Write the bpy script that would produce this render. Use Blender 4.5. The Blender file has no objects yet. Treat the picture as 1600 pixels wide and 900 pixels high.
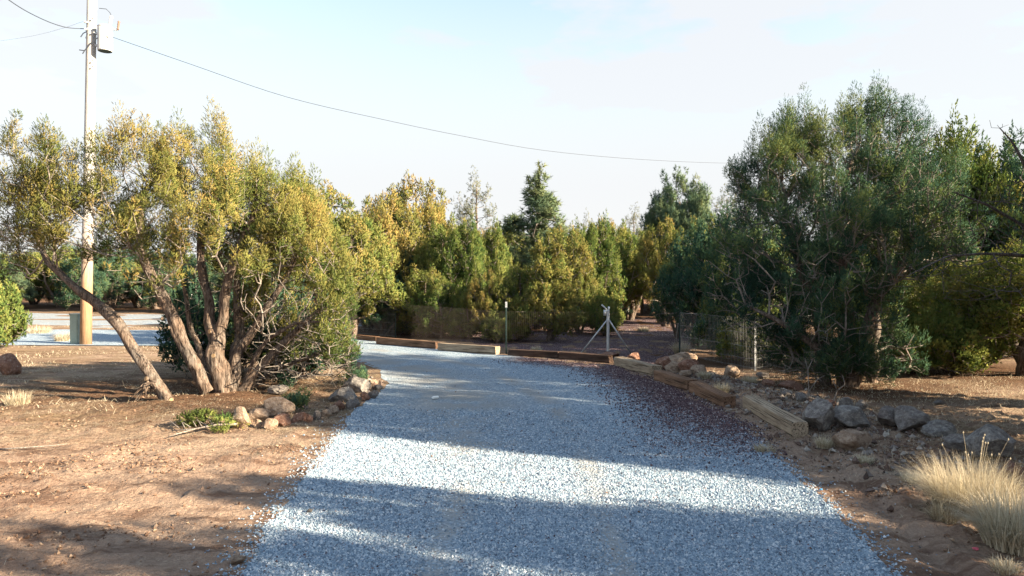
import bpy, bmesh, math, random
import numpy as np
from mathutils import Vector

R = math.radians
random.seed(7)
rng = np.random.default_rng(7)
scene = bpy.context.scene
COL = scene.collection

# ------------------------------------------------------------------ camera
CAM_H = 2.5
F = 1067.0                       # focal length in pixels of the 1600 px frame
PITCH = math.atan(10.0 / F)      # horizon sits 10 px above the frame centre
cam_d = bpy.data.cameras.new('camera')
cam = bpy.data.objects.new('camera', cam_d)
COL.objects.link(cam)
cam.location = (0, 0, CAM_H)
cam.rotation_euler = (R(90) - PITCH, 0, 0)
cam_d.sensor_width = 36
cam_d.lens = 36 * F / 1600
cam_d.clip_start = 0.05
cam_d.clip_end = 3000
scene.camera = cam

# ------------------------------------------------------------------ sky, sun, exposure
SUN_H = Vector((0.935, -0.355)).normalized()     # horizontal direction towards the sun
SUN_EL = R(23.5)
wd = bpy.data.worlds.new("World")
scene.world = wd
wd.use_nodes = True
nt = wd.node_tree
nt.nodes.clear()
def N(t, **k):
    n = nt.nodes.new(t)
    for a, b in k.items():
        setattr(n, a, b)
    return n
sky = N('ShaderNodeTexSky', sky_type='NISHITA', sun_disc=False)
sky.sun_elevation = SUN_EL
sky.sun_rotation = math.atan2(SUN_H.x, SUN_H.y)
sky.air_density = 1.5
sky.dust_density = 0.3
sky.ozone_density = 1.3
bg_sky = N('ShaderNodeBackground')
bg_sky.inputs['Strength'].default_value = 0.066
nt.links.new(sky.outputs[0], bg_sky.inputs[0])
bg_cl = N('ShaderNodeBackground')
bg_cl.inputs['Color'].default_value = (0.965, 0.975, 1.0, 1)
bg_cl.inputs['Strength'].default_value = 0.192
tc = N('ShaderNodeTexCoord')
sep = N('ShaderNodeSeparateXYZ')
nt.links.new(tc.outputs['Generated'], sep.inputs[0])
mp = N('ShaderNodeMapping')
mp.inputs['Scale'].default_value = (1.6, 1.6, 5.0)
mp.inputs['Location'].default_value = (3.1, 0.4, 0.25)
nt.links.new(tc.outputs['Generated'], mp.inputs[0])
nz = N('ShaderNodeTexNoise')
nz.inputs['Scale'].default_value = 1.5
nz.inputs['Detail'].default_value = 7
nz.inputs['Roughness'].default_value = 0.55
nt.links.new(mp.outputs[0], nz.inputs['Vector'])
cr = N('ShaderNodeValToRGB')
cr.color_ramp.elements[0].position = 0.47
cr.color_ramp.elements[0].color = (0, 0, 0, 1)
cr.color_ramp.elements[1].position = 0.60
cr.color_ramp.elements[1].color = (0.9, 0.9, 0.9, 1)
nt.links.new(nz.outputs[0], cr.inputs[0])
# thin white veil that is thickest at the horizon
mr = N('ShaderNodeMapRange')
mr.interpolation_type = 'SMOOTHSTEP'
mr.inputs['From Min'].default_value = 0.12
mr.inputs['From Max'].default_value = 0.53
mr.inputs['To Min'].default_value = 0.96
mr.inputs['To Max'].default_value = 0.02
nt.links.new(sep.outputs['Z'], mr.inputs['Value'])
mx = N('ShaderNodeMath', operation='MAXIMUM')
nt.links.new(cr.outputs[0], mx.inputs[0])
fade = N('ShaderNodeMath', operation='MULTIPLY')
nt.links.new(mr.outputs[0], mx.inputs[1])
mixs = N('ShaderNodeMixShader')
nt.links.new(mx.outputs[0], mixs.inputs[0])
nt.links.new(bg_sky.outputs[0], mixs.inputs[1])
nt.links.new(bg_cl.outputs[0], mixs.inputs[2])
wo = N('ShaderNodeOutputWorld')
nt.links.new(mixs.outputs[0], wo.inputs[0])

sd = bpy.data.lights.new('sun', 'SUN')
sd.energy = 5.0
sd.angle = R(0.55)
sd.color = (1.0, 0.82, 0.58)
sun = bpy.data.objects.new('sun', sd)
COL.objects.link(sun)
sdir = Vector((SUN_H.x * math.cos(SUN_EL), SUN_H.y * math.cos(SUN_EL), math.sin(SUN_EL)))
sun.rotation_euler = sdir.to_track_quat('Z', 'Y').to_euler()
sun.location = (30, -10, 20)

scene.view_settings.view_transform = 'Standard'
scene.view_settings.look = 'None'
scene.view_settings.exposure = 2.3
scene.view_settings.gamma = 1
scene.cycles.max_bounces = 5
scene.cycles.diffuse_bounces = 3
scene.cycles.glossy_bounces = 1
scene.cycles.transmission_bounces = 3
scene.cycles.transparent_max_bounces = 4

# ------------------------------------------------------------------ helpers
def ray(px, py):
    x = (px - 800) / F
    z = -(py - 450) / F
    c, s = math.cos(PITCH), math.sin(PITCH)
    return np.array([x, c + z * s, z * c - s])
def G(px, py, z=0.0):
    """point of the ground seen at that pixel of the photograph"""
    r = ray(px, py)
    t = (z - CAM_H) / r[2]
    return np.array([r[0] * t, r[1] * t])
def V3(px, py, d):
    r = ray(px, py)
    t = d / r[1]
    return np.array([r[0] * t, d, CAM_H + r[2] * t])

def _h(ix, iy, iz, seed):
    n = (ix.astype(np.int64) * 374761393 + iy.astype(np.int64) * 668265263 + iz.astype(np.int64) * 2147483647 // 7 + seed * 974634777) & 0xffffffff
    n = ((n ^ (n >> 13)) * 1274126177) & 0xffffffff
    n = ((n ^ (n >> 16)) * 2246822519) & 0xffffffff
    return ((n ^ (n >> 15)) & 0xffff) / 65535.0
def vn2(x, y, seed=0):
    x = np.asarray(x, float); y = np.asarray(y, float)
    ix = np.floor(x); iy = np.floor(y)
    fx = x - ix; fy = y - iy
    fx = fx * fx * (3 - 2 * fx); fy = fy * fy * (3 - 2 * fy)
    z = np.zeros_like(ix)
    a = _h(ix, iy, z, seed); b = _h(ix + 1, iy, z, seed)
    c = _h(ix, iy + 1, z, seed); d = _h(ix + 1, iy + 1, z, seed)
    return (a * (1 - fx) + b * fx) * (1 - fy) + (c * (1 - fx) + d * fx) * fy
def fbm2(x, y, seed=0, o=4):
    s = 0; a = 0.5; t = 0
    for k in range(o):
        s = s + a * vn2(x * 2 ** k + 17.3 * k, y * 2 ** k - 9.1 * k, seed + k); t += a; a *= 0.5
    return s / t
def vn3(p, seed=0):
    i = np.floor(p); f = p - i; f = f * f * (3 - 2 * f)
    r = 0
    for dx in (0, 1):
        for dy in (0, 1):
            for dz in (0, 1):
                w = (f[:, 0] if dx else 1 - f[:, 0]) * (f[:, 1] if dy else 1 - f[:, 1]) * (f[:, 2] if dz else 1 - f[:, 2])
                r = r + w * _h(i[:, 0] + dx, i[:, 1] + dy, i[:, 2] + dz, seed)
    return r

def np_mesh(name, V, Fc, attrs=None, smooth=False, mats=(), face_mat=None):
    V = np.asarray(V, np.float32); Fc = np.asarray(Fc, np.int32)
    me = bpy.data.meshes.new(name)
    k = Fc.shape[1]; n = len(Fc)
    me.vertices.add(len(V)); me.vertices.foreach_set('co', V.ravel())
    me.loops.add(n * k); me.loops.foreach_set('vertex_index', Fc.ravel())
    me.polygons.add(n)
    me.polygons.foreach_set('loop_start', np.arange(0, n * k, k, dtype=np.int32))
    me.polygons.foreach_set('use_smooth', np.full(n, bool(smooth)))
    if attrs:
        for a, v in attrs.items():
            v = np.asarray(v, np.float32)
            at = me.attributes.new(a, 'FLOAT' if v.ndim == 1 else 'FLOAT_VECTOR', 'POINT')
            at.data.foreach_set('value' if v.ndim == 1 else 'vector', v.ravel())
    for m in mats:
        me.materials.append(m)
    if face_mat is not None:
        me.polygons.foreach_set('material_index', np.asarray(face_mat, np.int32))
    me.update(calc_edges=True)
    return me
def link(name, data, parent=None, loc=None, rot=None, scale=None, label=None, cat=None, group=None, kind=None):
    o = bpy.data.objects.new(name, data)
    COL.objects.link(o)
    if parent: o.parent = parent
    if loc is not None: o.location = loc
    if rot is not None: o.rotation_euler = rot
    if scale is not None: o.scale = scale
    if label: o['label'] = label
    if cat: o['category'] = cat
    if group: o['group'] = group
    if kind: o['kind'] = kind
    return o

class MB:
    """collects polygons of one mesh object"""
    def __init__(s): s.v = []; s.f = []
    def add(s, vs, fs):
        b = len(s.v); s.v += [tuple(v) for v in vs]; s.f += [tuple(b + i for i in f) for f in fs]
    def tube(s, pts, rad, n=8, cap=True):
        pts = [Vector(p) for p in pts]
        if not hasattr(rad, '__len__'): rad = [rad] * len(pts)
        vs = []; fs = []
        up = None
        for i, p in enumerate(pts):
            d = (pts[min(i + 1, len(pts) - 1)] - pts[max(i - 1, 0)]).normalized()
            if up is None:
                up = Vector((0, 0, 1)) if abs(d.z) < 0.9 else Vector((1, 0, 0))
            a = d.cross(up).normalized(); b = d.cross(a).normalized(); up = b.cross(d) * -1 if False else up
            for k in range(n):
                t = 2 * math.pi * k / n
                vs.append(p + (a * math.cos(t) + b * math.sin(t)) * rad[i])
        for i in range(len(pts) - 1):
            for k in range(n):
                q = (k + 1) % n
                fs.append((i * n + k, i * n + q, (i + 1) * n + q, (i + 1) * n + k))
        if cap:
            fs.append(tuple(range(n))[::-1]); fs.append(tuple((len(pts) - 1) * n + k for k in range(n)))
        s.add(vs, fs)
    def box(s, c, h, rz=0.0):
        c = Vector(c); co, si = math.cos(rz), math.sin(rz)
        vs = []
        for x in (-1, 1):
            for y in (-1, 1):
                for z in (-1, 1):
                    X, Y = x * h[0], y * h[1]
                    vs.append((c.x + X * co - Y * si, c.y + X * si + Y * co, c.z + z * h[2]))
        s.add(vs, [(0, 1, 3, 2), (4, 6, 7, 5), (0, 4, 5, 1), (2, 3, 7, 6), (0, 2, 6, 4), (1, 5, 7, 3)])
    def mesh(s, name, mat, smooth=False):
        me = bpy.data.meshes.new(name); me.from_pydata(s.v, [], s.f)
        if smooth: me.polygons.foreach_set('use_smooth', [True] * len(me.polygons))
        me.materials.append(mat); me.update()
        return me

# ------------------------------------------------------------------ materials
def material(name):
    m = bpy.data.materials.new(name); m.use_nodes = True
    t = m.node_tree; t.nodes.clear()
    out = t.nodes.new('ShaderNodeOutputMaterial')
    return m, t, out
class NT:
    def __init__(s, t): s.t = t
    def n(s, typ, ins=None, **k):
        x = s.t.nodes.new(typ)
        for a, b in k.items(): setattr(x, a, b)
        for a, b in (ins or {}).items():
            if isinstance(b, bpy.types.NodeSocket): s.t.links.new(b, x.inputs[a])
            else: x.inputs[a].default_value = b
        return x
    def noise(s, vec, scale, detail=4, rough=0.55, dist=0.0):
        return s.n('ShaderNodeTexNoise', {'Vector': vec, 'Scale': scale, 'Detail': detail, 'Roughness': rough, 'Distortion': dist}).outputs[0]
    def ramp(s, fac, stops, interp='LINEAR'):
        r = s.n('ShaderNodeValToRGB', {0: fac}); e = r.color_ramp.elements
        r.color_ramp.interpolation = interp
        while len(e) > 1: e.remove(e[-1])
        e[0].position = stops[0][0]; e[0].color = tuple(stops[0][1]) + (1,)
        for p, c in stops[1:]:
            x = e.new(p); x.color = tuple(c) + (1,)
        return r.outputs[0]
    def mix(s, f, a, b, blend='MIX'):
        x = s.n('ShaderNodeMix', data_type='RGBA', blend_type=blend)
        for i, v in ((0, f), (6, a), (7, b)):
            if isinstance(v, bpy.types.NodeSocket): s.t.links.new(v, x.inputs[i])
            else: x.inputs[i].default_value = v if i == 0 else (tuple(v) + (1,))
        return x.outputs[2]
    def math(s, op, a, b=0.0):
        x = s.n('ShaderNodeMath', operation=op)
        for i, v in ((0, a), (1, b)):
            if isinstance(v, bpy.types.NodeSocket): s.t.links.new(v, x.inputs[i])
            else: x.inputs[i].default_value = v
        return x.outputs[0]
    def maprange(s, v, a, b, c=0.0, d=1.0):
        return s.n('ShaderNodeMapRange', {'Value': v, 'From Min': a, 'From Max': b, 'To Min': c, 'To Max': d}).outputs[0]
    def bump(s, h, strength, dist):
        return s.n('ShaderNodeBump', {'Height': h, 'Strength': strength, 'Distance': dist}).outputs[0]
    def pos(s, scale=(1, 1, 1), obj=False):
        src = s.n('ShaderNodeTexCoord').outputs['Object'] if obj else s.n('ShaderNodeNewGeometry').outputs['Position']
        return s.n('ShaderNodeMapping', {'Vector': src, 'Scale': scale}).outputs[0]
    def attr(s, name):
        return s.n('ShaderNodeAttribute', attribute_name=name).outputs['Fac']
    def rnd(s):
        return s.n('ShaderNodeObjectInfo').outputs['Random']
    def bsdf(s, out, col, rough=0.9, normal=None, metal=0.0, spec=0.2):
        b = s.n('ShaderNodeBsdfPrincipled', {'Base Color': col if isinstance(col, bpy.types.NodeSocket) else tuple(col) + (1,), 'Roughness': rough, 'Metallic': metal, 'Specular IOR Level': spec})
        if normal is not None: s.t.links.new(normal, b.inputs['Normal'])
        s.t.links.new(b.outputs[0], out.inputs[0])

def foliage_mat(name, stops, transl=0.22, tc_=(1.0, 1.0, 0.6), soft=True):
    m, t, out = material(name); q = NT(t)
    tint = q.attr('tint')
    f = q.math('ADD', tint, q.math('MULTIPLY', q.math('SUBTRACT', q.rnd(), 0.5), 0.30))
    col = q.ramp(f, stops)
    d = q.n('ShaderNodeBsdfDiffuse', {'Color': col})
    tr = q.n('ShaderNodeBsdfTranslucent', {'Color': q.mix(1.0, col, tc_, 'MULTIPLY')})
    if soft:      # leaves of a tuft share the direction the tuft bulges towards
        vt = q.n('ShaderNodeVectorTransform', {0: q.n('ShaderNodeAttribute', attribute_name='bulge').outputs['Vector']}, vector_type='NORMAL', convert_from='OBJECT', convert_to='WORLD')
        ad = q.n('ShaderNodeVectorMath', {0: vt.outputs[0], 1: q.n('ShaderNodeVectorMath', {0: q.n('ShaderNodeNewGeometry').outputs['Normal'], 1: (0.65, 0.65, 0.65)}, operation='MULTIPLY').outputs[0]}, operation='ADD')
        nn = q.n('ShaderNodeVectorMath', {0: ad.outputs[0]}, operation='NORMALIZE').outputs[0]
        t.links.new(nn, d.inputs['Normal'])
    mxx = q.n('ShaderNodeMixShader', {0: transl, 1: d.outputs[0], 2: tr.outputs[0]})
    t.links.new(mxx.outputs[0], out.inputs[0])
    return m
M = {}
M['juniper'] = foliage_mat('juniper_foliage', [(0.0, (0.036, 0.080, 0.028)), (0.35, (0.110, 0.160, 0.048)), (0.65, (0.200, 0.225, 0.066)), (1.0, (0.28, 0.24, 0.080))])
M['golden'] = foliage_mat('golden_juniper_foliage', [(0.0, (0.048, 0.086, 0.030)), (0.3, (0.130, 0.160, 0.048)), (0.65, (0.235, 0.220, 0.070)), (1.0, (0.31, 0.225, 0.080))])
M['dark'] = foliage_mat('dark_juniper_foliage', [(0.0, (0.030, 0.068, 0.056)), (0.45, (0.066, 0.128, 0.080)), (0.8, (0.150, 0.190, 0.070)), (1.0, (0.20, 0.19, 0.065))])
M['pine'] = foliage_mat('pine_foliage', [(0.0, (0.070, 0.125, 0.095)), (0.5, (0.130, 0.185, 0.110)), (1.0, (0.21, 0.235, 0.12))])
M['grey_leaf'] = foliage_mat('grey_foliage', [(0.0, (0.13, 0.15, 0.10)), (1.0, (0.22, 0.22, 0.15))])
M['dry_grass'] = foliage_mat('dry_grass', [(0.0, (0.17, 0.125, 0.08)), (0.4, (0.36, 0.30, 0.21)), (1.0, (0.66, 0.60, 0.47))], 0.25, (1, 1, 0.9), False)

def bark_mat(name, c1, c2, c3, s=1.0):
    m, t, out = material(name); q = NT(t)
    p = q.pos((1, 1, 0.16), True)
    n1 = q.noise(p, 26 * s, 6, 0.65, 0.6); n2 = q.noise(q.pos((1, 1, 1), True), 3.0, 3)
    w = q.noise(q.pos((1, 1, 0.08), True), 60 * s, 3, 0.6)
    f = q.math('ADD', q.math('MULTIPLY', n1, 0.7), q.math('MULTIPLY', w, 0.3))
    col = q.mix(q.maprange(n2, 0.35, 0.65), q.ramp(f, [(0.40, c1), (0.62, c2)]), q.ramp(f, [(0.40, c1), (0.64, c3)]))
    q.bsdf(out, col, 0.95, q.bump(f, 0.9, 0.03))
    return m
M['bark'] = bark_mat('shaggy_bark', (0.035, 0.024, 0.018), (0.23, 0.165, 0.125), (0.21, 0.185, 0.165))
M['twig'] = bark_mat('grey_twig_bark', (0.14, 0.12, 0.105), (0.36, 0.33, 0.30), (0.27, 0.23, 0.20))
M['dead'] = bark_mat('dead_branch_bark', (0.035, 0.03, 0.028), (0.12, 0.10, 0.088), (0.17, 0.155, 0.145))
def cut_mat():
    m, t, out = material('cut_wood'); q = NT(t)
    q.bsdf(out, q.ramp(q.noise(q.pos((1, 1, 1), True), 30, 3), [(0.3, (0.36, 0.22, 0.11)), (0.7, (0.52, 0.37, 0.22))]), 0.85)
    return m
M['cut'] = cut_mat()

def simple(name, c, rough=0.6, metal=0.0, var=0.25, scale=12, spec=0.4):
    m, t, out = material(name); q = NT(t)
    n1 = q.noise(q.pos((1, 1, 1), True), scale, 5, 0.6)
    q.bsdf(out, q.ramp(n1, [(0.3, tuple(x * (1 - var) for x in c)), (0.7, tuple(min(1, x * (1 + var * 0.5)) for x in c))]), rough, q.bump(n1, 0.2, 0.004), metal, spec)
    return m
def ground_mat():
    m, t, out = material('red_dirt'); q = NT(t)
    P = q.pos()
    big = q.noise(P, 0.35, 5, 0.6); mid = q.noise(q.pos((1, 1.6, 1)), 1.6, 6, 0.65); fine = q.noise(P, 14, 6, 0.7); vf = q.noise(P, 70, 3, 0.6)
    dirt = q.ramp(q.math('ADD', q.math('MULTIPLY', mid, 0.6), q.math('MULTIPLY', fine, 0.4)),
                  [(0.30, (0.105, 0.062, 0.046)), (0.43, (0.235, 0.155, 0.115)), (0.55, (0.35, 0.250, 0.190)), (0.68, (0.49, 0.385, 0.300))])
    litter = q.ramp(fine, [(0.3, (0.075, 0.050, 0.034)), (0.5, (0.21, 0.155, 0.095)), (0.7, (0.40, 0.33, 0.215))])
    lm = q.math('MULTIPLY', q.attr('litter'), q.maprange(mid, 0.36, 0.56))
    col = q.mix(lm, dirt, litter)
    col = q.mix(q.maprange(big, 0.42, 0.62, 0, 0.45), col, (0.44, 0.34, 0.26))
    col = q.mix(q.maprange(q.noise(q.pos((0.6, 2.2, 1)), 1.1, 6, 0.7), 0.50, 0.62, 0, 0.8), col, (0.105, 0.062, 0.045))
    duff_shade = q.ramp(fine, [(0.3, (0.035, 0.022, 0.016)), (0.65, (0.13, 0.075, 0.045))])
    col = q.mix(q.attr('duff_shade'), col, duff_shade)  # dark soil colour for duff and for painted tree shade
    col = q.mix(q.maprange(vf, 0.3, 0.7, 0.0, 0.35), col, (0.12, 0.07, 0.045))
    h = q.math('ADD', q.math('MULTIPLY', fine, 0.7), q.math('MULTIPLY', vf, 0.3))
    crumb = q.n('ShaderNodeTexVoronoi', {'Vector': q.pos(), 'Scale': 22.0}).outputs['Distance']
    col = q.mix(q.math('MULTIPLY', q.maprange(crumb, 0.25, 0.55), q.maprange(mid, 0.45, 0.6, 0, 0.3)), col, (0.10, 0.060, 0.045))
    h = q.math('SUBTRACT', q.math('MULTIPLY', h, 1.3), q.math('MULTIPLY', crumb, 0.3))
    q.bsdf(out, col, 0.97, q.bump(h, 1.0, 0.045), spec=0.05)
    return m
M['ground'] = ground_mat()
M['track'] = simple('packed_red_earth', (0.26, 0.15, 0.10), 0.95, 0, 0.4, 1.5, 0.05)

def gravel_mat(name, sheet=True):
    m, t, out = material(name); q = NT(t)
    P = q.pos()
    if sheet:
        vor = q.n('ShaderNodeTexVoronoi', {'Vector': P, 'Scale': 36.0})
        cellv = q.n('ShaderNodeSeparateColor', {0: vor.outputs['Color']}).outputs[0]
        dist = vor.outputs['Distance']
    else:
        cellv = q.attr('tint')
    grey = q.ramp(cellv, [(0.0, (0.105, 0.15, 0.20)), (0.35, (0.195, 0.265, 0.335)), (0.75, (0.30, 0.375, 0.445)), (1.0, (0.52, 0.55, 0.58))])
    red = q.ramp(cellv, [(0.0, (0.036, 0.025, 0.032)), (0.5, (0.085, 0.053, 0.060)), (0.85, (0.16, 0.105, 0.105)), (1.0, (0.38, 0.34, 0.34))])
    if sheet:
        n1 = q.noise(P, 0.9, 5, 0.6); n2 = q.noise(q.pos((1, 0.5, 1)), 0.6, 4)
        packed = q.ramp(q.noise(P, 30, 4, 0.7), [(0.3, (0.20, 0.215, 0.225)), (0.7, (0.345, 0.35, 0.345))])
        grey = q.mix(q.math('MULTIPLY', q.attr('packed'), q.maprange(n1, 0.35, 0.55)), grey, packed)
    c = q.math('ADD', q.attr('cinder'), q.math('MULTIPLY', q.math('SUBTRACT', q.noise(P, 5.0 if sheet else 5.0, 4), 0.5), 0.9))
    col = q.mix(q.maprange(c, 0.35, 0.75), grey, red)
    if sheet:
        h = q.math('SUBTRACT', q.math('MULTIPLY', cellv, 0.5), dist)
        q.bsdf(out, col, 0.9, q.bump(h, 1.0, 0.02), spec=0.1)
    else:
        q.bsdf(out, col, 0.85, None, spec=0.15)
    return m
M['gravel'] = gravel_mat('grey_gravel_sheet')
M['stone'] = gravel_mat('loose_gravel', False)
def clod_mat():
    m, t, out = material('dirt_clod'); q = NT(t)
    q.bsdf(out, q.ramp(q.attr('tint'), [(0, (0.09, 0.055, 0.040)), (0.6, (0.20, 0.125, 0.085)), (1, (0.34, 0.25, 0.18))]), 0.95, spec=0.05)
    return m
M['clod'] = clod_mat()
def rubble_mat():
    m, t, out = material('bank_rubble'); q = NT(t)
    c = q.ramp(q.attr('tint'), [(0, (0.06, 0.045, 0.04)), (0.35, (0.15, 0.095, 0.075)), (0.6, (0.20, 0.185, 0.175)), (0.85, (0.30, 0.27, 0.24)), (1, (0.46, 0.42, 0.37))])
    n = q.noise(q.pos(), 40, 4, 0.7)
    q.bsdf(out, q.mix(q.maprange(n, 0.3, 0.7, 0, 0.5), c, (0.11, 0.075, 0.06)), 0.93, q.bump(n, 0.8, 0.02), spec=0.08)
    return m
M['rubble'] = rubble_mat()
def rock_mat(name, c1, c2, c3):
    m, t, out = material(name); q = NT(t)
    P = q.pos((1, 1, 1), True)
    n1 = q.noise(P, 3.5, 6, 0.65); n2 = q.noise(P, 18, 5, 0.7); n3 = q.noise(P, 7, 3)
    col = q.mix(q.maprange(n1, 0.4, 0.62), q.ramp(n2, [(0.3, c1), (0.7, c2)]), q.ramp(n2, [(0.3, c2), (0.7, c3)]))
    col = q.mix(q.maprange(n3, 0.60, 0.68, 0, 0.55), col, (0.42, 0.40, 0.35))
    col = q.mix(q.maprange(q.rnd(), 0, 1, 0.0, 0.35), col, (0.13, 0.085, 0.07))
    q.bsdf(out, col, 0.92, q.bump(q.math('ADD', n1, q.math('MULTIPLY', n2, 0.5)), 0.9, 0.05), spec=0.1)
    return m
M['rock_tan'] = rock_mat('tan_rock', (0.13, 0.085, 0.06), (0.34, 0.24, 0.17), (0.52, 0.42, 0.32))
M['rock_grey'] = rock_mat('grey_basalt_rock', (0.070, 0.065, 0.065), (0.19, 0.175, 0.165), (0.36, 0.34, 0.31))
M['rock_red'] = rock_mat('reddish_rock', (0.10, 0.048, 0.034), (0.24, 0.12, 0.085), (0.38, 0.24, 0.17))
def tie_mat(name, c1, c2, c3, crack=0.5):
    m, t, out = material(name); q = NT(t)
    P = q.pos((0.35, 5, 5), True)
    n1 = q.noise(P, 5, 7, 0.7, 0.4); n2 = q.noise(q.pos((1, 1, 1), True), 2.2, 4); n3 = q.noise(q.pos((0.15, 9, 9), True), 4, 3)
    col = q.ramp(n1, [(0.3, c1), (0.5, c2), (0.72, c3)])
    col = q.mix(q.maprange(n3, 0.56, 0.60, 0, 0.9), col, (0.025, 0.018, 0.014))
    col = q.mix(q.maprange(n2, 0.45, 0.7, 0, 0.45), col, c1)
    q.bsdf(out, col, 0.9, q.bump(q.math('ADD', n1, q.math('MULTIPLY', n3, -1.0)), 0.9, 0.02), spec=0.1)
    return m
M['tie_light'] = tie_mat('weathered_pale_timber', (0.16, 0.115, 0.08), (0.36, 0.28, 0.20), (0.50, 0.41, 0.30))
M['tie_brown'] = tie_mat('brown_timber', (0.085, 0.050, 0.032), (0.22, 0.13, 0.085), (0.33, 0.21, 0.14))
M['tie_dark'] = tie_mat('dark_creosote_timber', (0.030, 0.020, 0.016), (0.085, 0.055, 0.042), (0.15, 0.10, 0.075))
def pole_mat():
    m, t, out = material('pole_wood'); q = NT(t)
    z = q.n('ShaderNodeSeparateXYZ', {0: q.n('ShaderNodeTexCoord').outputs['Object']}).outputs[2]
    n1 = q.noise(q.pos((14, 14, 0.5), True), 4, 6, 0.7)
    low = q.ramp(n1, [(0.3, (0.20, 0.11, 0.06)), (0.7, (0.46, 0.30, 0.185))])
    hi = q.ramp(n1, [(0.3, (0.27, 0.27, 0.27)), (0.7, (0.52, 0.51, 0.49))])
    q.bsdf(out, q.mix(q.maprange(q.math('ADD', z, q.math('MULTIPLY', n1, 2.0)), 3.2, 6.2), low, hi), 0.9, q.bump(n1, 0.6, 0.02), spec=0.1)
    return m
M['pole'] = pole_mat()
M['galv'] = simple('galvanised_steel', (0.50, 0.53, 0.55), 0.5, 0.35, 0.18)
M['wire'] = simple('galvanised_wire_sunlit', (0.34, 0.35, 0.34), 0.6, 0.0, 0.15)
M['wire_shaded'] = simple('galvanised_wire_shaded', (0.085, 0.07, 0.065), 0.8, 0.0, 0.3)  # same wire in a darker colour for the spans in shade
M['tpost'] = simple('green_post_paint', (0.022, 0.045, 0.040), 0.6, 0, 0.35)
M['white'] = simple('white_paint', (0.78, 0.78, 0.75), 0.5, 0, 0.1)
M['can'] = simple('grey_transformer_paint', (0.55, 0.57, 0.58), 0.45, 0, 0.08)
M['ped'] = simple('green_grey_pedestal_paint', (0.33, 0.40, 0.35), 0.5, 0, 0.12)
M['cable'] = simple('black_cable', (0.045, 0.055, 0.075), 0.6, 0, 0.2)
M['porc'] = simple('porcelain', (0.22, 0.14, 0.11), 0.25, 0, 0.1)
M['blue'] = simple('blue_plastic', (0.05, 0.28, 0.55), 0.4, 0, 0.1)
M['pink'] = simple('pink_plastic', (0.60, 0.10, 0.16), 0.4, 0, 0.1)

# ------------------------------------------------------------------ layout of the ground
def seg_dist(x, y, poly):
    best = np.full(np.shape(x), 1e9)
    for a, b in zip(poly[:-1], poly[1:]):
        d = b - a; L = d @ d
        t = np.clip(((x - a[0]) * d[0] + (y - a[1]) * d[1]) / L, 0, 1)
        best = np.minimum(best, np.hypot(x - a[0] - t * d[0], y - a[1] - t * d[1]))
    return best
def inside(x, y, poly):
    r = np.zeros(np.shape(x), bool)
    n = len(poly)
    for i in range(n):
        x1, y1 = poly[i]; x2, y2 = poly[(i + 1) % n]
        c = ((y1 > y) != (y2 > y)) & (x < (x2 - x1) * (y - y1) / (y2 - y1 + 1e-12) + x1)
        r ^= c
    return r
# left and right edges of the gravel drive, as matching pairs of ground points
LE = [np.array((-2.1, -12)), np.array((-2.35, 0)), G(372, 900), G(432, 810), G(500, 720), G(560, 640), G(604, 600), G(590, 578), G(545, 560), G(430, 549), G(258, 541), G(20, 540), np.array((-46, 30.0))]
RE = [np.array((3.6, -12)), np.array((3.45, 0)), G(1395, 900), G(1320, 825), G(1245, 752), G(1160, 668), G(1040, 604), G(955, 572), G(790, 556), G(590, 531), G(300, 517), G(20, 515), np.array((-60, 37.0))]
DRIVE = LE + RE[::-1]
def drive_sd(x, y):
    e = np.minimum(seg_dist(x, y, LE), seg_dist(x, y, RE))
    return np.where(inside(x, y, DRIVE), -e, e)
BERM = [G(1060, 590), G(1180, 622), G(1330, 665), G(1500, 720), G(1640, 770)]
TRUNK_L = G(345, 622)
def gh(x, y):
    x = np.asarray(x, float); y = np.asarray(y, float)
    sd = drive_sd(x, y)
    off = np.clip((sd + 0.1) / 0.7, 0, 1)
    z = off * (0.10 * (fbm2(x * 0.5, y * 0.5, 3, 3) - 0.5) + 0.055 * (fbm2(x * 2.2, y * 2.2, 5, 3) - 0.5))
    near = np.clip((22 - np.hypot(x, y)) / 6, 0, 1)
    z = z + off * near * (0.06 * (fbm2(x * 9, y * 9, 8, 2) - 0.5) + 0.13 * np.clip(fbm2(x * 4.5, y * 6.5, 14, 3) - 0.50, 0, 1))
    z = z + (1 - off) * (0.03 * (fbm2(x * 0.8, y * 0.6, 9, 2) - 0.5) + near * 0.014 * (fbm2(x * 6, y * 6, 13, 2) - 0.5))
    z = z + off * 0.16 * np.exp(-(seg_dist(x, y, BERM) / 0.9) ** 2)
    z = z + off * near * np.clip((x - 2.5) / 1.0, 0, 1) * 0.09 * (fbm2(x * 3.4, y * 3.4, 71, 3) - 0.5)
    # tyre ruts in the soft dirt right of the drive
    for w in (0.0, 0.42):
        r = seg_dist(x - w, y, [G(1225, 690), G(1300, 770), G(1420, 900)])
        z = z - off * 0.045 * np.exp(-(r / 0.16) ** 2) * (1 + 0.5 * np.sin((y * 1.4 + x) * 26))
    # low lip of gravel over the dirt along the drive's left edge
    z = z + 0.025 * np.exp(-((sd - 0.05) / 0.12) ** 2)
    d = np.hypot(x, y)
    z = z + np.clip(d - 45, 0, 200) * 0.012
    z = z + 0.12 * np.exp(-((x - TRUNK_L[0]) ** 2 + (y - TRUNK_L[1]) ** 2) / 1.5)
    return z
def gz(x, y): return float(gh(np.array([x]), np.array([y]))[0])

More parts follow.
